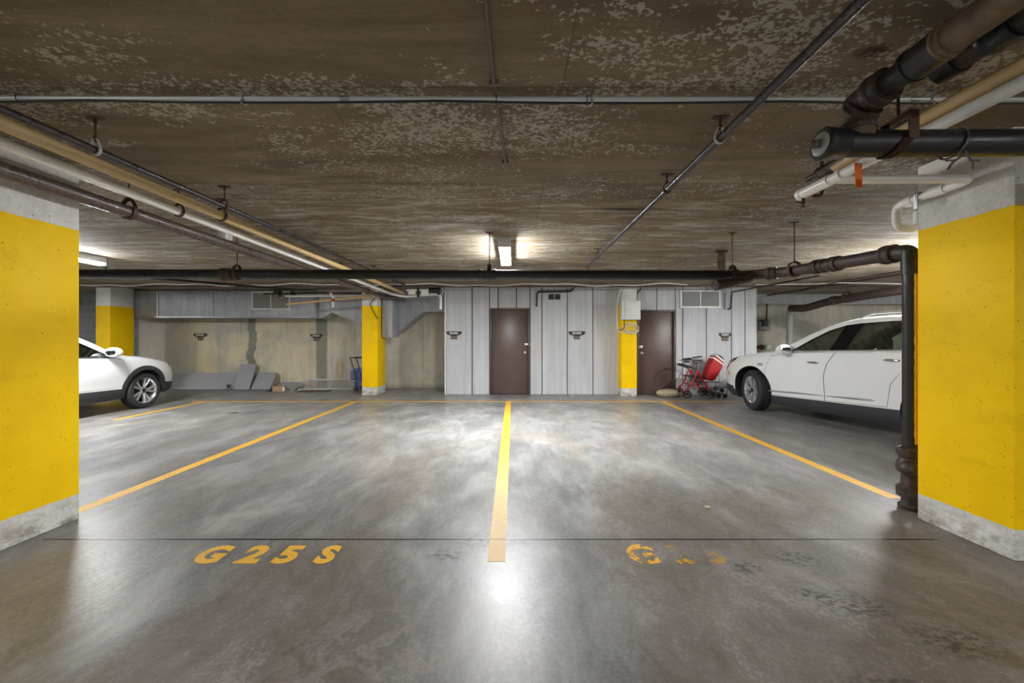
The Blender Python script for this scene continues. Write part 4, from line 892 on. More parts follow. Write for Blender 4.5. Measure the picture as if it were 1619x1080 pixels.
# ================================================================== LOOSE THINGS
def leaning(name, x0, x1, yb, h, top_y, label, mat='board', th=0.03, cat='board', grp='grey boards against the old wall'):
    """board with its foot at yb, leaning back until its top reaches top_y"""
    q = B(); dz = math.sqrt(max(0.01, h*h-(top_y-yb)**2)); d = Vector((0, top_y-yb, dz)).normalized(); n = Vector((0, d.z, -d.y))
    a = Vector((0, yb, 0)); b = a+d*h
    pr = [(a.y, a.z), (b.y, b.z), ((b+n*th).y, (b+n*th).z), ((a+n*th).y, max(0,(a+n*th).z))]
    m = min(p[1] for p in pr); pr = [(u, v-m+0.002) for u, v in pr]
    q.prism(pr, 'x', x0, x1)
    return tag(q.build(name, M[mat], None, 0), label, cat, grp)
leaning('board', -9.15, -7.40, 10.56, 0.47, 10.74, 'long low pale grey board leaning beside the nose of the left crossover')
leaning('board', -7.33, -6.90, 10.40, 0.74, 10.72, 'tallest grey board leaning on the old wall, beside the long low one')
leaning('board', -6.86, -6.36, 10.40, 0.56, 10.74, 'square grey board of middle height leaning on the old wall')
leaning('board', -6.26, -5.70, 10.38, 0.42, 10.76, 'lowest grey board leaning back on the old wall behind the cardboard box')
q = B(); q.box((-8.85,10.08,0.001),(-6.25,10.36,0.035),0.003); tag(q.build('board', M['board_edge'], None, 0), 'flat dark grey board lying on the floor in front of the leaning boards', 'board')
rt = empty('cardboard_box', (-6.0,10.25,0), 'small open cardboard box on the floor before the lowest grey board', 'box')
q = B(); q.box((-6.16,10.2,0.001),(-5.90,10.36,0.13),0.004); q.build('box_body', M['cardboard'], rt, 0)
q = B(); q.box((-6.24,10.21,0.001),(-6.161,10.3,0.05)); tag(q.build('dark_flap', M['dark'], rt, 0), 'dark folded end')
q = B(); q.prism([(-5.899,0.0),(-5.86,0.01),(-5.84,0.06),(-5.87,0.09),(-5.85,0.13),(-5.899,0.13)],'y',10.2,10.24); tag(q.build('torn_edge', M['white_metal'], rt, 0), 'torn white edge')
rt = empty('metal_box', (-7.38,10.36,0), 'little grey metal box leaning by the foot of the tallest grey board', 'box')
q = B(); q.box((-7.46,10.37,0.05),(-7.34,10.395,0.17),0.006); q.box((-7.5,10.37,0.001),(-7.33,10.40,0.05)); q.build('box_body', M['board_edge'], rt, 0)
q = B(); q.box((-7.43,10.362,0.08),(-7.37,10.37,0.14),0.002); q.build('cover', M['dark'], rt, 0)
q = B(); q.box((-5.50,10.1,0.001),(-4.72,10.38,0.016),0.003); tag(q.build('floor_mat', M['brown_mat'], None, 0), 'flat brown board lying on the floor before the white wire shelves', 'mat')
def wire_shelf(x0, x1, yb, h, ty, label):
    dz = math.sqrt(h*h-(ty-yb)**2); rt = empty('wire_shelf', ((x0+x1)/2, yb, 0), label, 'wire shelf', 'white wire shelves on the old wall')
    def pt(x, t): return (x, yb+(ty-yb)*t, 0.008+dz*t)
    q = B()
    for t in (0, 0.02, 0.1, 0.9, 0.98, 1.0): q.tube([pt(x0,t),pt(x1,t)],0.006,6)
    for k in range(3): x = x0+(x1-x0)*k/2; q.tube([pt(x,0),pt(x,1)],0.005,6)
    q.build('shelf_frame', M['wire_white'], rt)
    q = B()
    m = int((x1-x0)/0.027)
    for k in range(m+1): x = x0+(x1-x0)*k/m; q.tube([pt(x,0),pt(x,1)],0.0026,4)
    q.build('shelf_wires', M['wire_white'], rt)
wire_shelf(-5.62, -4.80, 10.40, 0.36, 10.64, 'white wire shelf leaning back on the old wall behind the brown board')
wire_shelf(-5.58, -4.28, 10.62, 0.32, 10.82, 'longer white wire shelf standing behind the other white wire shelf')

# blue cart, mostly behind the column
rt = empty('wire_cart', (-3.9,10.35,0), 'blue wire shopping cart half hidden behind the yellow column', 'cart')
x0, x1, y0, y1 = -4.17, -3.62, 10.22, 10.60
q = B()
for y in (y0, y1): q.tube([(x1-0.05,y,0.86),(x0-0.02,y,0.86),(x0+0.02,y,0.78),(x0+0.13,y,0.40),(x0+0.16,y,0.10)],0.011,8,0.04)
q.tube([(x0-0.02,y0,0.86),(x0-0.02,y1,0.86)],0.011,8)
q.build('push_handle', M['plastic_black'] , rt)
def basket(a, b, name, nx, nz, flare=0.04):
    q = B()
    def ring(t): 
        z = a[2]+(b[2]-a[2])*t; f = flare*(1-t)
        return [(a[0]+f,a[1]+f,z),(b[0]-f,a[1]+f,z),(b[0]-f,b[1]-f,z),(a[0]+f,b[1]-f,z)]
    for k in range(nz+1): q.tube(ring(k/nz),0.0075 if k in (0,nz) else 0.004,5,closed=True)
    lo, hi = ring(0), ring(1)
    for i in range(4):
        for k in range(nx): t = k/nx; q.tube([Vector(lo[i]).lerp(Vector(lo[(i+1)%4]),t), Vector(hi[i]).lerp(Vector(hi[(i+1)%4]),t)],0.0035,4)
    for k in range(1,nx): t = k/nx; q.tube([Vector(lo[0]).lerp(Vector(lo[1]),t), Vector(lo[3]).lerp(Vector(lo[2]),t)],0.0035,4)
    return q.build(name, M['cart_blue'], rt)
basket((x0+0.09,y0,0.28),(x1,y1,0.58),'upper_basket',9,7)
basket((x0+0.10,y0,0.10),(x1,y1,0.24),'lower_basket',9,4,0.01)
basket((x0-0.03,y0+0.06,0.30),(x0+0.09,y1-0.06,0.50),'side_basket',4,4,0.005)
for x in (x0+0.16, x1-0.05):
    for y in (y0, y1):
        q = B(); q.lathe([(0.02,-0.012),(0.05,-0.012),(0.055,-0.006),(0.055,0.006),(0.05,0.012),(0.02,0.012)],(x,y,0.056),(0,1,0),18); wq = q.build('wheel', M['rubber'], rt)
        q = B(); q.box((x-0.01,y-0.02,0.05),(x+0.01,y+0.02,0.12),0.003); q.build('fork', M['plastic_black'], wq)

# red rollator
rt = empty('rollator', (4.2,9.2,0), 'red framed rollator walker with black seat and backrest in front of the grey panels', 'walker')
yN, yF = 8.98, 9.42
def spoke_wheel(c, r, parent, w_=0.03):
    q = B(); q.lathe([(r*0.80,-w_/2),(r*0.95,-w_/2),(r,-w_*0.25),(r,w_*0.25),(r*0.95,w_/2),(r*0.80,w_/2)],c,(0,1,0),24,True)
    o = q.build('wheel', M['rubber'], parent)
    h = B(); h.lathe([(r*0.22,-w_/2),(r*0.25,0),(r*0.22,w_/2)],c,(0,1,0),12)
    for k in range(6):
        a = k*PI/3+0.3; d = Vector((math.cos(a),0,math.sin(a))); h.tube([Vector(c)+d*r*0.15, Vector(c)+d*r*0.84],r*0.075,5)
    h.build('spokes', M['plastic_black'], o); return o
xl, xr = 3.93, 4.47; R = 0.095
for y in (yN, yF):
    spoke_wheel((xl,y,R), R, rt); spoke_wheel((xr,y,R), R, rt)
    q = B(); q.tube([(xl+0.01,y+0.03,R),(xl+0.03,y+0.03,0.21),(xl+0.10,y+0.02,0.30),(xl+0.245,y+0.02,0.64)],0.017,10,0.04)
    q.box((xl-0.005,y+0.017,0.08),(xl+0.055,y+0.043,0.24),0.01); q.build('front_leg', M['red_frame'], rt)
    q = B(); q.tube([(xl+0.235,y+0.02,0.62),(xl+0.33,y+0.02,0.45),(xr-0.10,y+0.03,0.30),(xr,y+0.03,R)],0.017,10,0.04); q.box((xr-0.10,y+0.018,0.22),(xr-0.06,y+0.042,0.30),0.008); q.build('rear_leg', M['red_frame'], rt)
    q = B(); q.tube([(xl+0.235,y+0.02,0.60),(xl+0.26,y+0.02,0.74),(xl+0.24,y+0.02,0.80)],0.011,10,0.03); q.build('handle_post', M['cable_grey'], rt)
    q = B(); q.tube([(xl+0.24,y+0.02,0.80),(xl+0.12,y+0.02,0.815)],0.018,10); q.tube([(xl+0.20,y+0.02,0.775),(xl+0.10,y+0.02,0.77)],0.007,8); q.build('hand_grip', M['plastic_black'], rt)
    q = B(); q.tube([(xl+0.10,y+0.02,0.30),(xl+0.32,y+0.02,0.30)],0.010,8); q.tube([(xl+0.12,y+0.02,0.25),(xr-0.06,y+0.02,0.245)],0.008,8); q.build('side_rail', M['red_frame'] , rt)
q = B(); q.box((xl+0.10,yN+0.01,0.47),(xl+0.40,yF+0.03,0.50),0.012); q.build('seat', M['plastic_black'], rt)
q = B(); q.tube([(xl+0.22,yN,0.66),(xl+0.05,yN,0.72),(xl-0.06,yN+0.05,0.76),(xl-0.06,yF-0.05,0.76),(xl+0.05,yF,0.72),(xl+0.22,yF,0.66)],0.02,10,0.06); q.build('backrest', M['plastic_black'], rt)
q = B(); q.tube([(xl+0.10,yN+0.02,0.31),(xl+0.10,yF+0.02,0.31)],0.01,8); q.tube([(xl+0.33,yN+0.02,0.44),(xl+0.33,yF+0.02,0.44)],0.01,8); q.build('cross_bar', M['red_frame'], rt)
q = B(); q.tube([(xl+0.1,yN+0.0,0.78),(xl-0.05,yN-0.02,0.62),(xl-0.02,yN-0.01,0.4),(xl+0.03,yN,0.22)],0.004,6,0.1); q.build('brake_cable', M['cable_black'], rt)
# grey folded walker behind it
rt = empty('folded_walker', (4.45,9.53,0), 'folded grey walker standing between the red rollator and the grey panels', 'walker')
q = B(); q.tube([(4.10,9.56,0.86),(4.30,9.56,0.88),(4.36,9.56,0.80),(4.52,9.56,0.30),(4.56,9.56,0.09)],0.012,8,0.05); q.tube([(4.20,9.5,0.86),(4.42,9.5,0.88),(4.46,9.5,0.80),(4.60,9.5,0.09)],0.012,8,0.05); q.build('frame', M['cable_grey'], rt)
q = B(); q.prism([(4.26,0.30),(4.56,0.24),(4.52,0.66),(4.34,0.74)], 'y', 9.53, 9.545); q.build('fabric_panel', M['grey_fabric'], rt, 0)
q = B(); q.tube([(4.08,9.56,0.86),(4.22,9.56,0.875)],0.018,8); q.tube([(4.28,9.5,0.90),(4.50,9.5,0.93)],0.016,8); q.tube([(4.30,9.5,0.84),(4.5,9.5,0.83)],0.012,8); q.box((4.2,9.48,0.84),(4.26,9.54,0.9),0.01); q.build('grips', M['plastic_black'], rt)
for x in (4.56, 4.62): spoke_wheel((x,9.53 if x < 4.6 else 9.46,0.09), 0.09, rt, 0.025)

# red trolley bag on a stair-climbing cart
rt = empty('shopping_trolley', (4.75,9.25,0), 'red shopping trolley bag tilted on a stair climbing cart beside the red rollator', 'trolley')
yb0, yb1 = 9.10, 9.35
q = B(); prof = [(4.40,0.41),(4.60,0.37),(4.615,0.45),(4.75,0.70),(4.84,0.80),(4.84,0.86),(4.78,0.93),(4.66,0.98),(4.60,0.95),(4.46,0.62)]
q.prism(prof, 'y', yb0, yb1); bmesh.ops.bevel(q.bm, geom=q.bm.edges[:], offset=0.03, segments=3, profile=0.5, affect='EDGES', clamp_overlap=True)
q.build('bag', M['red_fabric'], rt, 60)
q = B(); q.prism([(4.655,0.985),(4.79,0.94),(4.85,0.86),(4.80,0.90),(4.72,0.94)],'y',yb0+0.03,yb1-0.03); q.prism([(4.66,0.99),(4.76,0.955),(4.80,0.90),(4.74,0.90)],'y',yb0-0.004,yb0+0.02); q.build('bag_opening', M['plastic_black'], rt, 0)
for d in (0.0, 0.07):
    q = B(); q.prism([(4.555+d,0.915+d*0.7),(4.585+d,0.935+d*0.7),(4.835+d*0.15,0.765+d*1.0),(4.815+d*0.2,0.735+d*1.0)],'y',yb0-0.006,yb1+0.006); q.build('reflective_band', M['reflect'], rt, 0)
q = B()
for y in (yb0+0.04, yb1-0.04): q.tube([(4.74,y,0.10),(4.73,y,0.40),(4.725,y,0.98),(4.70,y,1.0)],0.008,8,0.03)
q.tube([(4.725,yb0+0.04,0.98),(4.725,yb1-0.04,0.98)],0.008,8); q.build('cart_frame', M['cable_grey'], rt)
q = B()
for z, a, b_ in ((0.345,4.36,4.78),(0.20,4.42,4.78)):
    q.tube([(a,yb0+0.02,z),(b_,yb0+0.02,z),(b_,yb1-0.02,z),(a,yb1-0.02,z)],0.006,6,closed=True)
    for k in range(1,5): x = a+(b_-a)*k/5; q.tube([(x,yb0+0.02,z),(x,yb1-0.02,z)],0.004,5)
q.tube([(4.60,yb0-0.02,0.26),(4.90,yb0-0.02,0.225),(4.93,yb1,0.23)],0.007,6); q.tube([(4.66,yb0-0.02,0.25),(4.60,yb0-0.02,0.05)],0.006,6); q.tube([(4.9,yb0-0.02,0.22),(4.86,yb0-0.02,0.05)],0.006,6); q.build('wire_platform', M['plastic_black'], rt)
for y in (yb0-0.03, yb1+0.0):
    o = None
    for k in range(3):
        a = PI/2+k*2*PI/3; c = (4.755+0.085*math.cos(a), y, 0.045+0.0425+0.085*math.sin(a)+0.0025)
        q = B(); q.lathe([(0.012,-0.018),(0.045,-0.018),(0.05,-0.008),(0.05,0.008),(0.045,0.018),(0.012,0.018)],c,(0,1,0),18); wq = q.build('climbing_wheel', M['rubber'], rt)
    q = B()
    for k in range(3): a = PI/2+k*2*PI/3; q.tube([(4.755,y-0.02,0.09),(4.755+0.085*math.cos(a),y-0.02,0.09+0.085*math.sin(a))],0.012,6)
    q.build('wheel_spider', M['plastic_black'], rt)

# sack on the floor
q = B(); vs = q.ball((3.62,9.28,0.085),0.2,(1.32,0.9,0.48),4)
rnd = random.Random(5)
from mathutils import noise as mn
for v in vs:
    n = mn.noise(v.co*6)*0.045+abs(mn.noise(v.co*13))*0.035-0.01+mn.noise(v.co*30)*0.008; d = (v.co-Vector((3.62,9.28,0.08))).normalized(); v.co += d*n
    if v.co.x > 3.78: v.co.z *= 1-min(0.65,(v.co.x-3.78)*3.4); 
    v.co.z = max(0.002, v.co.z)
sk = q.build('sack', M['sack'], None, 80); tag(sk, 'crumpled beige cloth sack lying on the floor before the right brown door', 'sack')
q = B(); q.tube([(3.80,9.2,0.05),(3.88,9.18,0.10),(3.92,9.2,0.05),(3.86,9.22,0.02)],0.012,6,0.03); q.build('tied_end', M['sack'], sk)

# wall valve beyond the bonnet of the right car
A = P(1202,549,11.5)
rt = empty('water_valve', (A.x,11.5,A.z-0.1), 'small red and white water valve on the recess wall above the right bonnet', 'valve')
q = B(); q.cyl((A.x-0.02,11.6,A.z),(A.x-0.02,11.35,A.z),0.05); q.ball((A.x-0.02,11.4,A.z),0.08); q.build('valve_body', M['hanger'], rt)
q = B(); q.ball((A.x+0.17,11.45,A.z+0.01),0.085); q.cyl((A.x+0.17,11.6,A.z),(A.x+0.17,11.4,A.z),0.05); q.cyl((A.x+0.22,11.45,A.z+0.01),(A.x+0.28,11.45,A.z+0.01),0.035); tag(q.build('white_cap', M['white_metal'], rt), 'white cap')
# litter specks on the floor
for i, (x, y, lab, m) in enumerate(((778/1,627,'tiny white paper scrap near the head of the middle line','white_metal'),(1118,803,'small pale crushed scrap on the floor of the right empty stall','sack'),(369,653,'small dark flat patch plate on the floor of the far left stall','brown_mat'))):
    Y = F*CAMZ/(y-VY); X = (x-VX)/F*Y if i else (905-VX)/F*Y
    s = 0.03 if i < 2 else 0.10
    q = B(); q.prism([(X-s,Y-s*0.4),(X+s*0.6,Y-s*0.6),(X+s,Y+s*0.3),(X-s*0.2,Y+s*0.7)],'z',0.0005,0.004 if i == 2 else 0.012); tag(q.build('litter' if i < 2 else 'floor_plate', M[m], None, 0), lab, 'litter' if i < 2 else 'plate')
# ================================================================== CARS
def curve(pts):
    pts = sorted(pts); xs = [p[0] for p in pts]; ys = [p[1] for p in pts]; n = len(xs)
    d = [(ys[i+1]-ys[i])/(xs[i+1]-xs[i]) for i in range(n-1)]
    m = [d[0]]+[0 if d[i-1]*d[i] <= 0 else 2*d[i-1]*d[i]/(d[i-1]+d[i]) for i in range(1,n-1)]+[d[-1]]
    def f(x):
        if x <= xs[0]: return ys[0]
        if x >= xs[-1]: return ys[-1]
        i = max(k for k in range(n-1) if xs[k] <= x); h = xs[i+1]-xs[i]; t = (x-xs[i])/h
        return (2*t**3-3*t*t+1)*ys[i]+(t**3-2*t*t+t)*h*m[i]+(-2*t**3+3*t*t)*ys[i+1]+(t**3-t*t)*h*m[i+1]
    return f
def bm_to_tmp(bm, mats):
    bmesh.ops.recalc_face_normals(bm, faces=bm.faces[:])
    me = bpy.data.meshes.new('tmp'); bm.to_mesh(me); bm.free()
    for m in mats: me.materials.append(m)
    o = bpy.data.objects.new('tmp', me); COL.objects.link(o); return o
def boolean(o, cut, op, keep=False):
    md = o.modifiers.new('b', 'BOOLEAN'); md.operation = op; md.object = cut; md.solver = 'EXACT'
    bpy.context.view_layer.update()
    me = bpy.data.meshes.new_from_object(o.evaluated_get(bpy.context.evaluated_depsgraph_get()))
    o.modifiers.clear(); old = o.data; o.data = me; bpy.data.meshes.remove(old)
    if not keep: m2 = cut.data; bpy.data.objects.remove(cut); bpy.data.meshes.remove(m2)
    return o
def dup_tmp(o):
    c = o.copy(); c.data = o.data.copy(); COL.objects.link(c); return c
def to_part(o, name, parent, label=None):
    me = o.data.copy(); 
    bm = bmesh.new(); bm.from_mesh(me); bmesh.ops.remove_doubles(bm, verts=bm.verts[:], dist=0.0004)
    big = [f for f in bm.faces if len(f.verts) > 4]
    bmesh.ops.triangulate(bm, faces=big); bm.to_mesh(me); bm.free()
    for p in me.polygons: p.use_smooth = True
    me.set_sharp_from_angle(angle=math.radians(28))
    n = bpy.data.objects.new(name, me); COL.objects.link(n); n.parent = parent
    if label: n['label'] = label
    m2 = o.data; bpy.data.objects.remove(o); bpy.data.meshes.remove(m2)
    return n

def make_car(S, loc, heading, label):
    root = empty('car', loc, label, 'car', None, heading)
    zt = curve(S['top']); zs = curve(S['bottom']); wd = curve(S['width']); zb = curve(S['belt']); tum = S['tumble']; hoodx = S['hood']
    mats = [M['car_white'], M['interior'], M['cladding'], M['gloss_black']]
    def side_y(x, z):
        W = wd(x); b = min(zb(x), zt(x)-0.05); wr = roof_w(x)
        if z >= b:
            t = (z-b)/max(0.001, (zt(x)-0.065)-b); return W*0.945+(wr-W*0.945)*min(1.0,t)
        s0 = zs(x); t = (z-s0)/(b-s0)
        return W*prof(t)
    def prof(t):
        k = [(0,0.90),(0.08,0.955),(0.2,0.968),(0.34,0.975),(0.5,0.992),(0.66,1.0),(0.78,0.992),(0.88,0.975),(0.96,0.96),(1.0,0.945)]
        for (a,u),(b,v) in zip(k,k[1:]):
            if a <= t <= b: s = (t-a)/(b-a); s = s; return u+(v-u)*s
        return 0.945
    def roof_w(x):
        W = wd(x); b = min(zb(x), zt(x)-0.05); return max(0.2, W*0.945-tum*max(0.0,(zt(x)-0.065)-b))
    def section(x):
        W = wd(x); b = min(zb(x), zt(x)-0.05); s0 = zs(x); T = zt(x); wr = roof_w(x); pts = [(0.0,s0),(W*0.5,s0),(W*0.84,s0)]
        for t in (0.0,0.06,0.14,0.24,0.34,0.45,0.55,0.66,0.74,0.82,0.88,0.93,0.97,1.0):
            pts.append((W*prof(t), s0+0.012+(b-s0-0.012)*t))
        for t in (0.04,0.25,0.5,0.75,1.0):
            pts.append((W*0.945+(wr-W*0.945)*t, b+((T-0.065)-b)*t if T-0.065 > b else b+0.001*t))
        pts += [(wr*0.975,T-0.042),(wr*0.93,T-0.024),(wr*0.84,T-0.010),(wr*0.65,T-0.001),(wr*0.35,T+0.006),(0.0,T+0.008)]
        return pts
    xs = S['stations']
    bm = bmesh.new(); rings = []
    for x in xs:
        sc_ = section(x); full = sc_+[(-y,z) for y,z in sc_[-2:0:-1]]
        rings.append([bm.verts.new((x,y,z)) for y,z in full])
    n = len(rings[0])
    for i in range(len(rings)-1):
        for k in range(n): bm.faces.new([rings[i][k],rings[i][(k+1)%n],rings[i+1][(k+1)%n],rings[i+1][k]])
    bm.faces.new(rings[0]); bm.faces.new(rings[-1][::-1])
    body = bm_to_tmp(bm, mats)
    # wheel wells
    wb = S['wheelbase']; r = S['r']; ra = S['arch']
    for ax in (0.0, -wb):
        for s in (-1, 1):
            q = B(); q.mat(1); q.lathe([(ra,0.50),(ra,1.3)], (ax,0,r+0.01), (0,s,0), 48)
            boolean(body, bm_to_tmp(q.bm, mats), 'DIFFERENCE')
    # cabin cavity
    q = bmesh.new(); rr = []; cx0, cx1 = S['cabin']
    N = 26
    for i in range(N+1):
        x = cx0+(cx1-cx0)*i/N; W = wd(x); b = min(zb(x), zt(x)-0.05); wr = roof_w(x); T = zt(x)
        top = max(0.62, T-0.085); bb = min(b-0.02, top-0.02); wr2 = max(0.15, wr-0.075)
        half = [(0,0.5),(W-0.16,0.5),(W*0.945-0.085,bb),(wr2,top-0.03),(wr2-0.06,top),(0,top+0.004)]
        full = half+[(-y,z) for y,z in half[-2:0:-1]]; rr.append([q.verts.new((x,y,z)) for y,z in full])
    for i in range(N):
        for k in range(len(rr[0])): f = q.faces.new([rr[i][k],rr[i][(k+1)%len(rr[0])],rr[i+1][(k+1)%len(rr[0])],rr[i+1][k]]); f.material_index = 1
    for f in (q.faces.new(rr[0]), q.faces.new(rr[-1][::-1])): f.material_index = 1
    boolean(body, bm_to_tmp(q, mats), 'DIFFERENCE')
    # windscreen and rear window openings
    for (a, b_, hw0, hw1, z0) in S['screens']:
        q = B(); q.mat(1); q.prism([(a,-hw0),(b_,-hw1),(b_,hw1),(a,hw0)], 'z', z0, 2.2); boolean(body, bm_to_tmp(q.bm, mats), 'DIFFERENCE')
    # side windows
    for poly, gm in S['windows']:
        q = B(); q.mat(1); q.prism(poly, 'y', -1.4, 1.4); boolean(body, bm_to_tmp(q.bm, mats), 'DIFFERENCE')
    # lower cladding split off
    def skin(poly, y0=0.45):
        q = B(); q.mat(1); q.prism(poly, 'y', y0, 1.3); q.prism(poly, 'y', -1.3, -y0); return bm_to_tmp(q.bm, mats)
    parts = []
    c = dup_tmp(body); boolean(c, skin(S['sill'], 0.55), 'INTERSECT'); boolean(body, skin(S['sill'], 0.55), 'DIFFERENCE')
    for p in c.data.polygons: p.material_index = 2
    to_part(c, 'sill_cladding', root, 'charcoal lower cladding')
    if S.get('flare'):
        R0, R1 = S['flare']
        for ax in (0.0, -wb):
            q = B(); q.mat(2)
            for s in (-1,1): q.lathe([(R1,0.5),(R1,1.3)], (ax,0,r+0.01), (0,s,0), 56)
            ring = bm_to_tmp(q.bm, mats); c = dup_tmp(body); boolean(c, ring, 'INTERSECT', True); boolean(body, ring, 'DIFFERENCE')
            for p in c.data.polygons: p.material_index = 2
            for v in c.data.vertices: v.co.y *= 1.012
            to_part(c, 'wheel_arch_cladding', root, 'charcoal wheel arch cladding')
    # doors (both sides) split off with a shut gap
    for nm, poly, gap in S['doors']:
        q = B(); q.mat(1); cx = sum(p[0] for p in poly)/len(poly); cz = sum(p[1] for p in poly)/len(poly)
        grow = [(px+(gap if px > cx else -gap), pz+(gap if pz > cz else -gap)) for px, pz in poly]
        c = dup_tmp(body)
        for side in (1,-1):
            q = B(); q.mat(1); q.prism(poly, 'y', 0.60*side, 1.4*side); d = dup_tmp(c); boolean(d, bm_to_tmp(q.bm, mats), 'INTERSECT'); dn = to_part(d, nm, root)
            hh = S['handles'][nm]; hx, hz_ = hh; yy = side_y(hx, hz_)
            q = B(); vs = q.ball((hx, side*(yy+0.012), hz_), 0.1, (1.05,0.2,0.2), 3); q.build2 = None
            h = B(); h.bm.free(); h.bm = q.bm
            bmesh.ops.recalc_face_normals(h.bm, faces=h.bm.faces[:]); me = bpy.data.meshes.new('door_handle'); h.bm.to_mesh(me); h.bm.free(); me.materials.append(M['chrome'])
            for p in me.polygons: p.use_smooth = True
            ho = bpy.data.objects.new('door_handle', me); COL.objects.link(ho); ho.parent = dn
            if S.get('moulding') and nm in S['moulding']:
                pts = S['moulding'][nm]; q = B(); 
                pp = [(px, side*(side_y(px,pz)+0.004), pz) for px,pz in pts]; q.tube(pp, [0.005]+[0.016]*(len(pp)-2)+[0.005], 8)
                raw_part(q, 'moulding', M['alloy'], dn)
        m2 = c.data; bpy.data.objects.remove(c); bpy.data.meshes.remove(m2)
        q = B(); q.mat(1); q.prism(grow, 'y', 0.60, 1.4); q.prism(grow, 'y', -1.4, -0.60); boolean(body, bm_to_tmp(q.bm, mats), 'DIFFERENCE')
    to_part(body, 'body_shell', root)
    # inner dark lining seen in the shut gaps
    # glass panes
    def skin_panel(poly, off, mat, name, side, thick=0.004, nx=10, nz=6, label=None):
        bm = bmesh.new(); f = bm.faces.new([bm.verts.new((x,0,z)) for x,z in poly])
        x0 = min(p[0] for p in poly); x1 = max(p[0] for p in poly); z0 = min(p[1] for p in poly); z1 = max(p[1] for p in poly)
        for i in range(1,nx): bmesh.ops.bisect_plane(bm, geom=bm.verts[:]+bm.edges[:]+bm.faces[:], plane_co=(x0+(x1-x0)*i/nx,0,0), plane_no=(1,0,0))
        for i in range(1,nz): bmesh.ops.bisect_plane(bm, geom=bm.verts[:]+bm.edges[:]+bm.faces[:], plane_co=(0,0,z0+(z1-z0)*i/nz), plane_no=(0,0,1))
        for v in bm.verts: v.co.y = side*(side_y(v.co.x, v.co.z)+off)
        q = B(); q.bm.free(); q.bm = bm
        if thick: 
            r_ = bmesh.ops.extrude_face_region(bm, geom=bm.faces[:]); 
            for v in [e for e in r_['geom'] if isinstance(e, bmesh.types.BMVert)]: v.co.y -= side*thick
        return raw_part(q, name, mat, root, label)
    for i, (poly, gm) in enumerate(S['windows']):
        for side in (1,-1): skin_panel(poly, -0.010, M[gm], 'side_window', side)
    for poly in S['pillars']:
        for side in (1,-1): skin_panel(poly, 0.002, M['gloss_black'], 'door_pillar', side, 0.003)
    for poly in S.get('trim',[]):
        for side in (1,-1): skin_panel(poly, 0.004, M['alloy' if S.get('trim_bright') else 'cladding'], 'window_trim', side, 0.004, 24, 2)
    for k, (a, b_, hw0, hw1, z0) in enumerate(S['screens']):
        q = B(); NN = 12; MM = 10; g_ = []
        for i in range(NN+1):
            x = a+(b_-a)*i/NN; hw = hw0+(hw1-hw0)*i/NN; row = []
            for j in range(MM+1):
                y = -hw+2*hw*j/MM; u = abs(y)/roof_w(x); row.append(q.bm.verts.new((x, y, zt(x)-0.012+0.008-0.02*u*u)))
            g_.append(row)
        for i in range(NN):
            for j in range(MM): q._f([g_[i][j],g_[i+1][j],g_[i+1][j+1],g_[i][j+1]])
        raw_part(q, 'windscreen' if k == 0 else 'rear_window', M['glass'], root)
    # headlights
    for side in (1,-1):
        for poly in S['headlight']: skin_panel(poly, 0.004, M['lamp_dark'], 'headlight', side, 0.02, 8, 3)
        for poly in S.get('marker',[]): skin_panel(poly, 0.004, M['amber'], 'side_marker', side, 0.01, 2, 2)
        for poly in S.get('badge',[]): skin_panel(poly, 0.003, M['alloy_dark'], 'fender_badge', side, 0.003, 2, 1)
        for poly in S.get('bumper',[]): skin_panel(poly, 0.008, M['cladding'], 'bumper_cladding', side, 0.03, 8, 4)
        # mirror
        mx, mz = S['mirror']; yy = side_y(mx, mz-0.05)
        q = B(); vs = q.ball((mx, side*(yy+0.13), mz+0.015), 0.115, (0.95,1.15,0.80), 3)
        for v in vs:
            if v.co.x < mx-0.05: v.co.x = mx-0.05-(mx-0.05-v.co.x)*0.12
        mo = raw_part(q, 'side_mirror', M['car_white'], root)
        q = B(); q.box((mx-0.045, side*(yy-0.02), mz-0.065), (mx+0.02, side*(yy+0.12), mz-0.035), 0.01); raw_part(q, 'mirror_arm', M['car_white' if S.get('trim_bright') else 'cladding'], mo)
        q = B(); q.ball((mx-0.058, side*(yy+0.13), mz+0.015), 0.085, (0.06,1.1,0.66), 2); raw_part(q, 'mirror_glass', M['chrome'], mo)
    # interior
    for (sx_, recl) in S['seats']:
        for y in (-0.36, 0.36):
            q = B(); q.box((sx_-0.05,y-0.24,0.42),(sx_+0.45,y+0.24,0.60),0.06); q.box((sx_-0.18,y-0.24,0.50),(sx_-0.02,y+0.24,1.10),0.06,Matrix.Rotation(-0.22,3,'Y'),(sx_-0.1,y,0.5)); q.box((sx_-0.30,y-0.12,1.15),(sx_-0.20,y+0.12,1.36),0.045); q.cyl((sx_-0.24,y-0.06,1.04),(sx_-0.25,y-0.06,1.2),0.008,seg=6); q.cyl((sx_-0.24,y+0.06,1.04),(sx_-0.25,y+0.06,1.2),0.008,seg=6)
            raw_part(q, 'car_seat', M['interior'], root)
    dx = S['dash']; q = B(); q.box((dx-0.28,-0.68,0.72),(dx+0.20,0.68,zb(dx)-0.02),0.05); do = raw_part(q, 'dashboard', M['interior'], root)
    q = B(); q.tube([(dx-0.46+0.06*math.sin(t*PI/12),0.36+0.18*math.cos(t*PI/12),0.98+0.18*math.sin(t*PI/12)) for t in range(24)],0.014,8,closed=True); q.cyl((dx-0.46,0.36,0.98),(dx-0.25,0.36,0.92),0.03); q.tube([(dx-0.46,0.19,0.98),(dx-0.46,0.53,0.98)],0.014,6); raw_part(q, 'steering_wheel', M['plastic_black'], root)
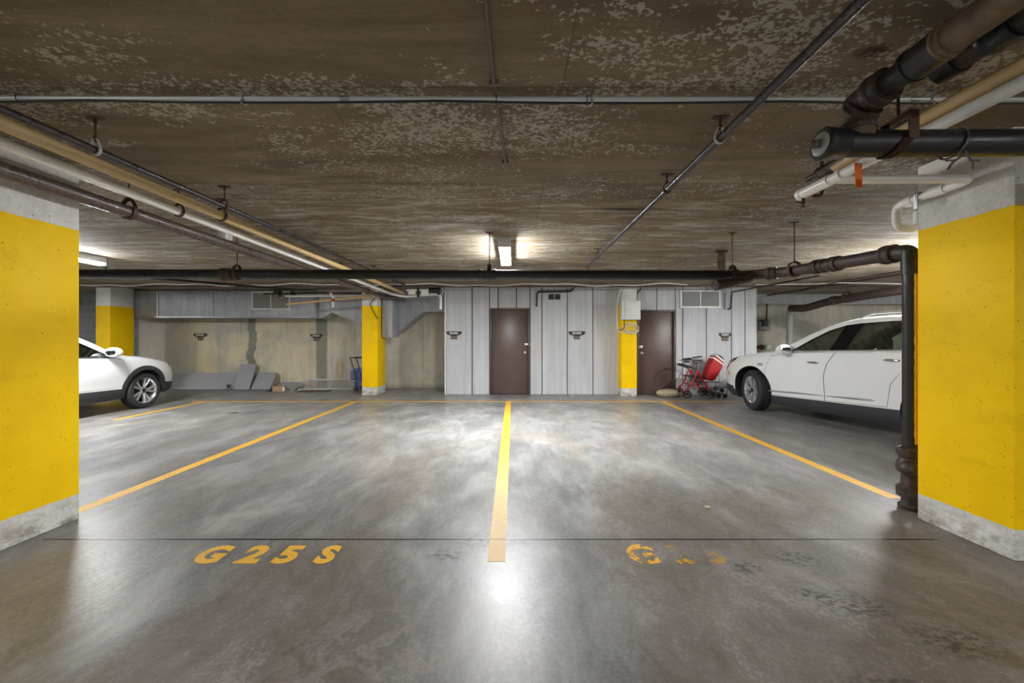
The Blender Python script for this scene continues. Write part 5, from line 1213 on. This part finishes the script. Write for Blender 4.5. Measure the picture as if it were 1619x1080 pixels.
    q = B(); q.box((S['rvm'][0]-0.012,-0.12,S['rvm'][1]-0.035),(S['rvm'][0]+0.012,0.12,S['rvm'][1]+0.035),0.012); q.cyl((S['rvm'][0],0,S['rvm'][1]),(S['rvm'][0]+0.03,0,S['rvm'][1]+0.07),0.01,seg=6); raw_part(q, 'rear_view_mirror', M['plastic_black'], root)
    # roof rails
    for side in (1,-1):
        q = B(); pts = [(x, side*(roof_w(x)*0.93), zt(x)+(0.03 if 0 < i < 9 else -0.015)) for i, x in enumerate([S['rail'][0]+(S['rail'][1]-S['rail'][0])*k/9 for k in range(10)])]; q.tube(pts, 0.014, 8); raw_part(q, 'roof_rail', M['alloy' if S.get('trim_bright') else 'cladding'], root)
    # wheels
    for ax, steer in ((0.0, S['steer']), (-wb, 0.0)):
        for side in (1,-1):
            make_wheel(root, S, ax, side, steer)
    # tail lights
    return root
def raw_part(q, name, mat, parent, label=None, smooth=40):
    bm = q.bm; bmesh.ops.recalc_face_normals(bm, faces=bm.faces[:]); me = bpy.data.meshes.new(name); bm.to_mesh(me); bm.free(); me.materials.append(mat)
    for p in me.polygons: p.use_smooth = True
    me.set_sharp_from_angle(angle=math.radians(smooth))
    o = bpy.data.objects.new(name, me); COL.objects.link(o); o.parent = parent
    if label: o['label'] = label
    return o
def make_wheel(root, S, ax, side, steer):
    r = S['r']; tw = S['tyre_w']; rr = S['rim_r']; yo = S['track']
    def place(bm):
        # built around the origin with the outer face towards +y
        for v in bm.verts: v.co.y *= side
        if steer: bmesh.ops.rotate(bm, verts=bm.verts[:], cent=(0,-side*0.0,0), matrix=Matrix.Rotation(steer,3,'Z'))
        bmesh.ops.translate(bm, verts=bm.verts[:], vec=(ax, side*(yo-tw/2), r))
    h = tw/2
    q = B(); prof = [(rr*0.96,-h*0.8),(rr+0.012,-h*0.94),(r*0.80,-h*1.02),(r*0.93,-h*0.98),(r*0.985,-h*0.78)]
    for g_ in (-0.55,-0.2,0.2,0.55): prof += [(r*0.997,(g_-0.06)*h),(r*0.975,(g_-0.04)*h),(r*0.975,(g_+0.04)*h),(r*0.997,(g_+0.06)*h)]
    prof += [(r*0.985,h*0.78),(r*0.93,h*0.98),(r*0.80,h*1.02),(rr+0.012,h*0.94),(rr*0.96,h*0.8)]
    q.lathe(prof, (0,0,0), (0,1,0), 56, True); place(q.bm); wq = raw_part(q, 'wheel', M['tyre'], root, None, 30)
    q = B(); q.lathe([(rr*0.93,-h*0.6),(rr*0.93,h*0.55),(rr*0.99,h*0.80),(rr*1.005,h*0.90),(rr*0.985,h*0.90),(rr*0.955,h*0.80),(rr*0.90,h*0.5),(rr*0.90,-h*0.6)], (0,0,0), (0,1,0), 48, True)
    n = S['spokes']
    for k in range(n):
        a0 = 2*PI*k/n; pair = S['pair']
        for e in ((-1,1) if pair else (0,)):
            a_in = a0+e*0.10; a_out = a0+e*S['spread']
            p0 = Vector((math.cos(a_in)*rr*0.20,h*0.52,math.sin(a_in)*rr*0.20)); p1 = Vector((math.cos(a_out)*rr*0.95,h*0.74,math.sin(a_out)*rr*0.95)); d = (p1-p0).normalized(); t = d.cross(Vector((0,1,0))).normalized()
            w0, w1 = S['spoke_w']; vs = []
            for p, ww in ((p0,w0),(p1,w1)):
                vs.append([q.bm.verts.new(p+t*ww*u+Vector((0,v,0))) for u,v in ((-1,-0.03),(-0.72,0.004),(-0.2,0.012),(0.2,0.012),(0.72,0.004),(1,-0.03))])
            A, C = vs
            for i in range(6): q._f([A[i],A[(i+1)%6],C[(i+1)%6],C[i]])
            q._f(A); q._f(C[::-1])
    q.lathe([(rr*0.26,h*0.30),(rr*0.26,h*0.56),(rr*0.22,h*0.64),(rr*0.16,h*0.66),(0.0,h*0.67)], (0,0,0), (0,1,0), 24)
    place(q.bm); raw_part(q, 'rim', M['alloy'], wq, 'polished alloy rim')
    q = B(); q.lathe([(0.02,-h*0.2),(rr*0.89,-h*0.2),(rr*0.89,-h*0.1),(0.02,-h*0.1)], (0,0,0), (0,1,0), 32)
    q.lathe([(rr*0.15,h*0.66),(rr*0.15,h*0.70),(rr*0.12,h*0.73),(0,h*0.73)], (0,0,0), (0,1,0), 20)
    for k in range(5): a = 2*PI*k/5+0.3; q.cyl((math.cos(a)*rr*0.20,h*0.5,math.sin(a)*rr*0.20),(math.cos(a)*rr*0.20,h*0.69,math.sin(a)*rr*0.20),0.009,seg=6)
    place(q.bm); raw_part(q, 'brake_disc', M['alloy_dark'], wq, 'dark disc, hub cap and nuts behind the spokes')

def stations(x0, x1, extra):
    s = set(extra); n = 46
    for i in range(n+1): s.add(round(x0+(x1-x0)*i/n, 4))
    out = sorted(s); res = [out[0]]
    for v in out[1:]:
        if v-res[-1] > 0.008: res.append(v)
    return res
CX = dict(wheelbase=2.655, r=0.342, arch=0.395, flare=(0.395,0.475), tyre_w=0.215, rim_r=0.245, track=0.882, steer=0.0, spokes=5, pair=True, spread=0.22, spoke_w=(0.022,0.026), tumble=0.40, hood=-0.45,
    top=[(-3.49,0.60),(-3.46,0.85),(-3.40,1.0),(-3.25,1.22),(-3.0,1.40),(-2.6,1.49),(-2.2,1.53),(-1.8,1.54),(-1.45,1.52),(-1.15,1.45),(-0.8,1.28),(-0.5,1.10),(-0.38,1.055),(0.0,1.015),(0.4,0.94),(0.65,0.87),(0.80,0.79),(0.87,0.68),(0.90,0.55)],
    bottom=[(-3.49,0.45),(-3.35,0.30),(-2.9,0.24),(-1.3,0.225),(0.4,0.23),(0.75,0.25),(0.90,0.34)],
    width=[(-3.49,0.62),(-3.40,0.74),(-3.1,0.84),(-2.6,0.885),(-1.5,0.897),(-0.2,0.897),(0.2,0.892),(0.5,0.86),(0.7,0.79),(0.82,0.69),(0.90,0.50)],
    belt=[(-3.49,0.98),(-3.0,1.07),(-2.4,1.055),(-1.5,1.02),(-0.6,0.99),(-0.3,0.975),(0.2,0.93),(0.5,0.87),(0.9,0.7)],
    cabin=(-3.1,-0.55), screens=[(-1.36,-0.52,0.50,0.60,0.98),(-3.28,-2.95,0.52,0.46,1.12)],
    windows=[([(-0.62,1.02),(-1.0,1.24),(-1.30,1.395),(-1.52,1.425),(-1.46,1.045)],'glass'),([(-1.56,1.05),(-1.62,1.43),(-2.1,1.44),(-2.5,1.38),(-2.48,1.09)],'glass_dark')],
    pillars=[[(-1.455,1.045),(-1.515,1.428),(-1.625,1.432),(-1.565,1.05)]],
    trim=[[(-0.55,0.992),(-0.62,1.022),(-1.46,1.047),(-2.48,1.092),(-2.50,1.072),(-1.46,1.022)]],
    sill=[(-3.6,0.0),(-3.6,0.36),(-2.9,0.40),(-2.3,0.455),(-0.36,0.425),(-0.2,0.42),(0.33,0.42),(0.42,0.46),(0.62,0.46),(0.75,0.40),(1.0,0.40),(1.0,0.0)],
    doors=[('front_door',[(-0.40,0.46),(-0.37,0.70),(-0.44,0.955),(-0.60,1.012),(-1.50,1.035),(-1.50,0.46)],0.005),('rear_door',[(-1.512,0.46),(-1.512,1.035),(-2.42,1.065),(-2.40,0.85),(-2.20,0.70),(-2.08,0.475)],0.005)],
    handles={'front_door':(-1.36,0.90),'rear_door':(-2.28,0.93)}, headlight=[[(0.62,0.80),(0.60,0.845),(0.72,0.80),(0.84,0.70),(0.86,0.665),(0.78,0.71)]],
    bumper=[[(0.40,0.30),(0.46,0.47),(0.62,0.44),(0.80,0.47),(0.86,0.44),(0.80,0.32)]], mirror=(-0.70,1.09), seats=[(-1.55,0.2),(-2.35,0.2)], dash=-0.65, rvm=(-1.12,1.33), rail=(-1.55,-2.9))
CX['stations'] = stations(-3.49, 0.90, [-3.47,-3.44,-3.40,0.90,0.885,0.865,0.84,0.80,0.75])
XT = dict(wheelbase=2.857, r=0.378, arch=0.445, tyre_w=0.24, rim_r=0.258, track=0.925, steer=-0.325, spokes=6, pair=True, spread=0.19, spoke_w=(0.018,0.022), tumble=0.40, hood=-0.5, trim_bright=True,
    top=[(-3.84,0.70),(-3.81,0.95),(-3.75,1.12),(-3.62,1.35),(-3.40,1.54),(-3.1,1.625),(-2.6,1.67),(-2.1,1.68),(-1.75,1.665),(-1.45,1.61),(-1.1,1.475),(-0.75,1.29),(-0.5,1.175),(-0.35,1.135),(0.0,1.085),(0.4,1.03),(0.70,0.965),(0.86,0.88),(0.93,0.75),(0.96,0.60)],
    bottom=[(-3.84,0.48),(-3.65,0.33),(-3.2,0.23),(-1.3,0.165),(0.4,0.175),(0.80,0.24),(0.96,0.36)],
    width=[(-3.84,0.70),(-3.74,0.80),(-3.4,0.89),(-2.9,0.945),(-1.5,0.952),(-0.2,0.95),(0.25,0.94),(0.55,0.895),(0.75,0.82),(0.88,0.72),(0.96,0.55)],
    belt=[(-3.84,1.12),(-3.4,1.21),(-2.6,1.175),(-1.5,1.145),(-0.75,1.10),(-0.4,1.05),(0.0,0.99),(0.4,0.93),(0.7,0.87),(0.96,0.7)],
    cabin=(-3.4,-0.62), screens=[(-1.52,-0.60,0.54,0.64,1.06),(-3.62,-3.28,0.55,0.50,1.25)],
    windows=[([(-0.80,1.135),(-1.10,1.325),(-1.36,1.47),(-1.60,1.545),(-1.47,1.165)],'glass'),([(-1.66,1.172),(-1.82,1.568),(-2.2,1.585),(-2.62,1.575),(-2.44,1.20)],'glass_dark'),([(-2.54,1.205),(-2.72,1.57),(-3.05,1.53),(-3.22,1.43),(-3.30,1.25)],'glass_dark')],
    pillars=[[(-1.465,1.164),(-1.598,1.546),(-1.824,1.570),(-1.664,1.172)],[(-2.435,1.198),(-2.615,1.577),(-2.725,1.573),(-2.545,1.203)]],
    trim=[[(-0.70,1.098),(-0.80,1.137),(-1.47,1.167),(-2.44,1.202),(-3.30,1.252),(-3.31,1.235),(-2.44,1.182),(-1.47,1.147)]],
    sill=[(-3.9,0.0),(-3.9,0.45),(-3.30,0.45),(-2.40,0.41),(-0.44,0.34),(0.44,0.34),(0.60,0.39),(1.0,0.40),(1.0,0.0)],
    doors=[('front_door',[(-0.34,0.355),(-0.33,0.80),(-0.42,1.03),(-0.70,1.095),(-1.56,1.135),(-1.45,0.95),(-1.41,0.75),(-1.41,0.385)],0.005),('rear_door',[(-1.422,0.39),(-1.422,0.75),(-1.462,0.95),(-1.572,1.135),(-2.60,1.17),(-2.62,1.0),(-2.45,0.92),(-2.32,0.74),(-2.26,0.43)],0.005)],
    handles={'front_door':(-1.24,0.965),'rear_door':(-2.33,1.055)}, moulding={'front_door':[(-0.38,0.412),(-0.43,0.415),(-0.9,0.44),(-1.395,0.46)],'rear_door':[(-1.44,0.462),(-1.8,0.478),(-2.08,0.492),(-2.12,0.493)]},
    headlight=[[(0.42,0.985),(0.46,0.93),(0.62,0.84),(0.74,0.72),(0.85,0.62),(0.83,0.78),(0.74,0.89)]], marker=[[(0.60,0.60),(0.61,0.68),(0.66,0.70),(0.655,0.62)]],
    badge=[[(-0.27,0.855),(-0.27,0.868),(-0.15,0.868),(-0.15,0.855)],[(-0.27,0.882),(-0.27,0.895),(-0.15,0.895),(-0.15,0.882)]],
    bumper=[[(0.47,0.29),(0.50,0.40),(0.75,0.43),(0.88,0.42),(0.85,0.30)]], mirror=(-0.80,1.145), seats=[(-1.60,0.2),(-2.50,0.2)], dash=-0.72, rvm=(-1.22,1.44), rail=(-1.75,-3.3))
XT['stations'] = stations(-3.84, 0.96, [-3.82,-3.79,-3.75,0.95,0.93,0.90,0.87,0.83,0.78])
make_car(CX, (-8.03,7.76,0), PI/2, 'white crossover with charcoal wheel arches parked at the far left behind the left column')
make_car(XT, (5.415,7.74,0), PI/2+math.radians(12.4), 'white sport utility car with turned front wheel parked on the right behind the drain stack')
# ------------------------------------------------------------------ separate pieces become separate parts
def split_islands(o, gap=0.004):
    me = o.data; n = len(me.vertices); par = list(range(n))
    def find(a):
        while par[a] != a: par[a] = par[par[a]]; a = par[a]
        return a
    for e in me.edges:
        a, b = find(e.vertices[0]), find(e.vertices[1])
        if a != b: par[a] = b
    grp = {}
    for v in me.vertices: grp.setdefault(find(v.index), []).append(v.index)
    boxes = []
    for ids in grp.values():
        c = [me.vertices[i].co for i in ids]
        boxes.append([set(ids), [min(p[k] for p in c)-gap for k in range(3)], [max(p[k] for p in c)+gap for k in range(3)]])
    merged = True
    while merged:
        merged = False
        for i in range(len(boxes)):
            for j in range(i+1, len(boxes)):
                A, Bx = boxes[i], boxes[j]
                if all(A[1][k] <= Bx[2][k] and Bx[1][k] <= A[2][k] for k in range(3)):
                    boxes[i] = [A[0]|Bx[0], [min(A[1][k],Bx[1][k]) for k in range(3)], [max(A[2][k],Bx[2][k]) for k in range(3)]]; boxes.pop(j); merged = True; break
            if merged: break
    if len(boxes) < 2: return
    for q, (ids, _, _) in enumerate(boxes):
        bm = bmesh.new(); bm.from_mesh(me); bm.verts.ensure_lookup_table()
        bmesh.ops.delete(bm, geom=[v for v in bm.verts if v.index not in ids], context='VERTS')
        m2 = bpy.data.meshes.new(me.name); bm.to_mesh(m2); bm.free()
        for m in me.materials: m2.materials.append(m)
        if q == 0: first = m2
        else:
            c = o.copy(); c.data = m2; COL.objects.link(c)
            for ch in []: pass
    o.data = first
SPLIT = ('hub','coupling','strap','clamp','sill_cladding','wheel_arch_cladding','pipe_run','fitting','duct_seam','riser_hub','cross_bar','valve','end_cap','white_strip','grips','band_coupling')
for o in list(bpy.data.objects):
    if o.type == 'MESH' and o.parent and o.name.split('.')[0] in SPLIT: split_islands(o)
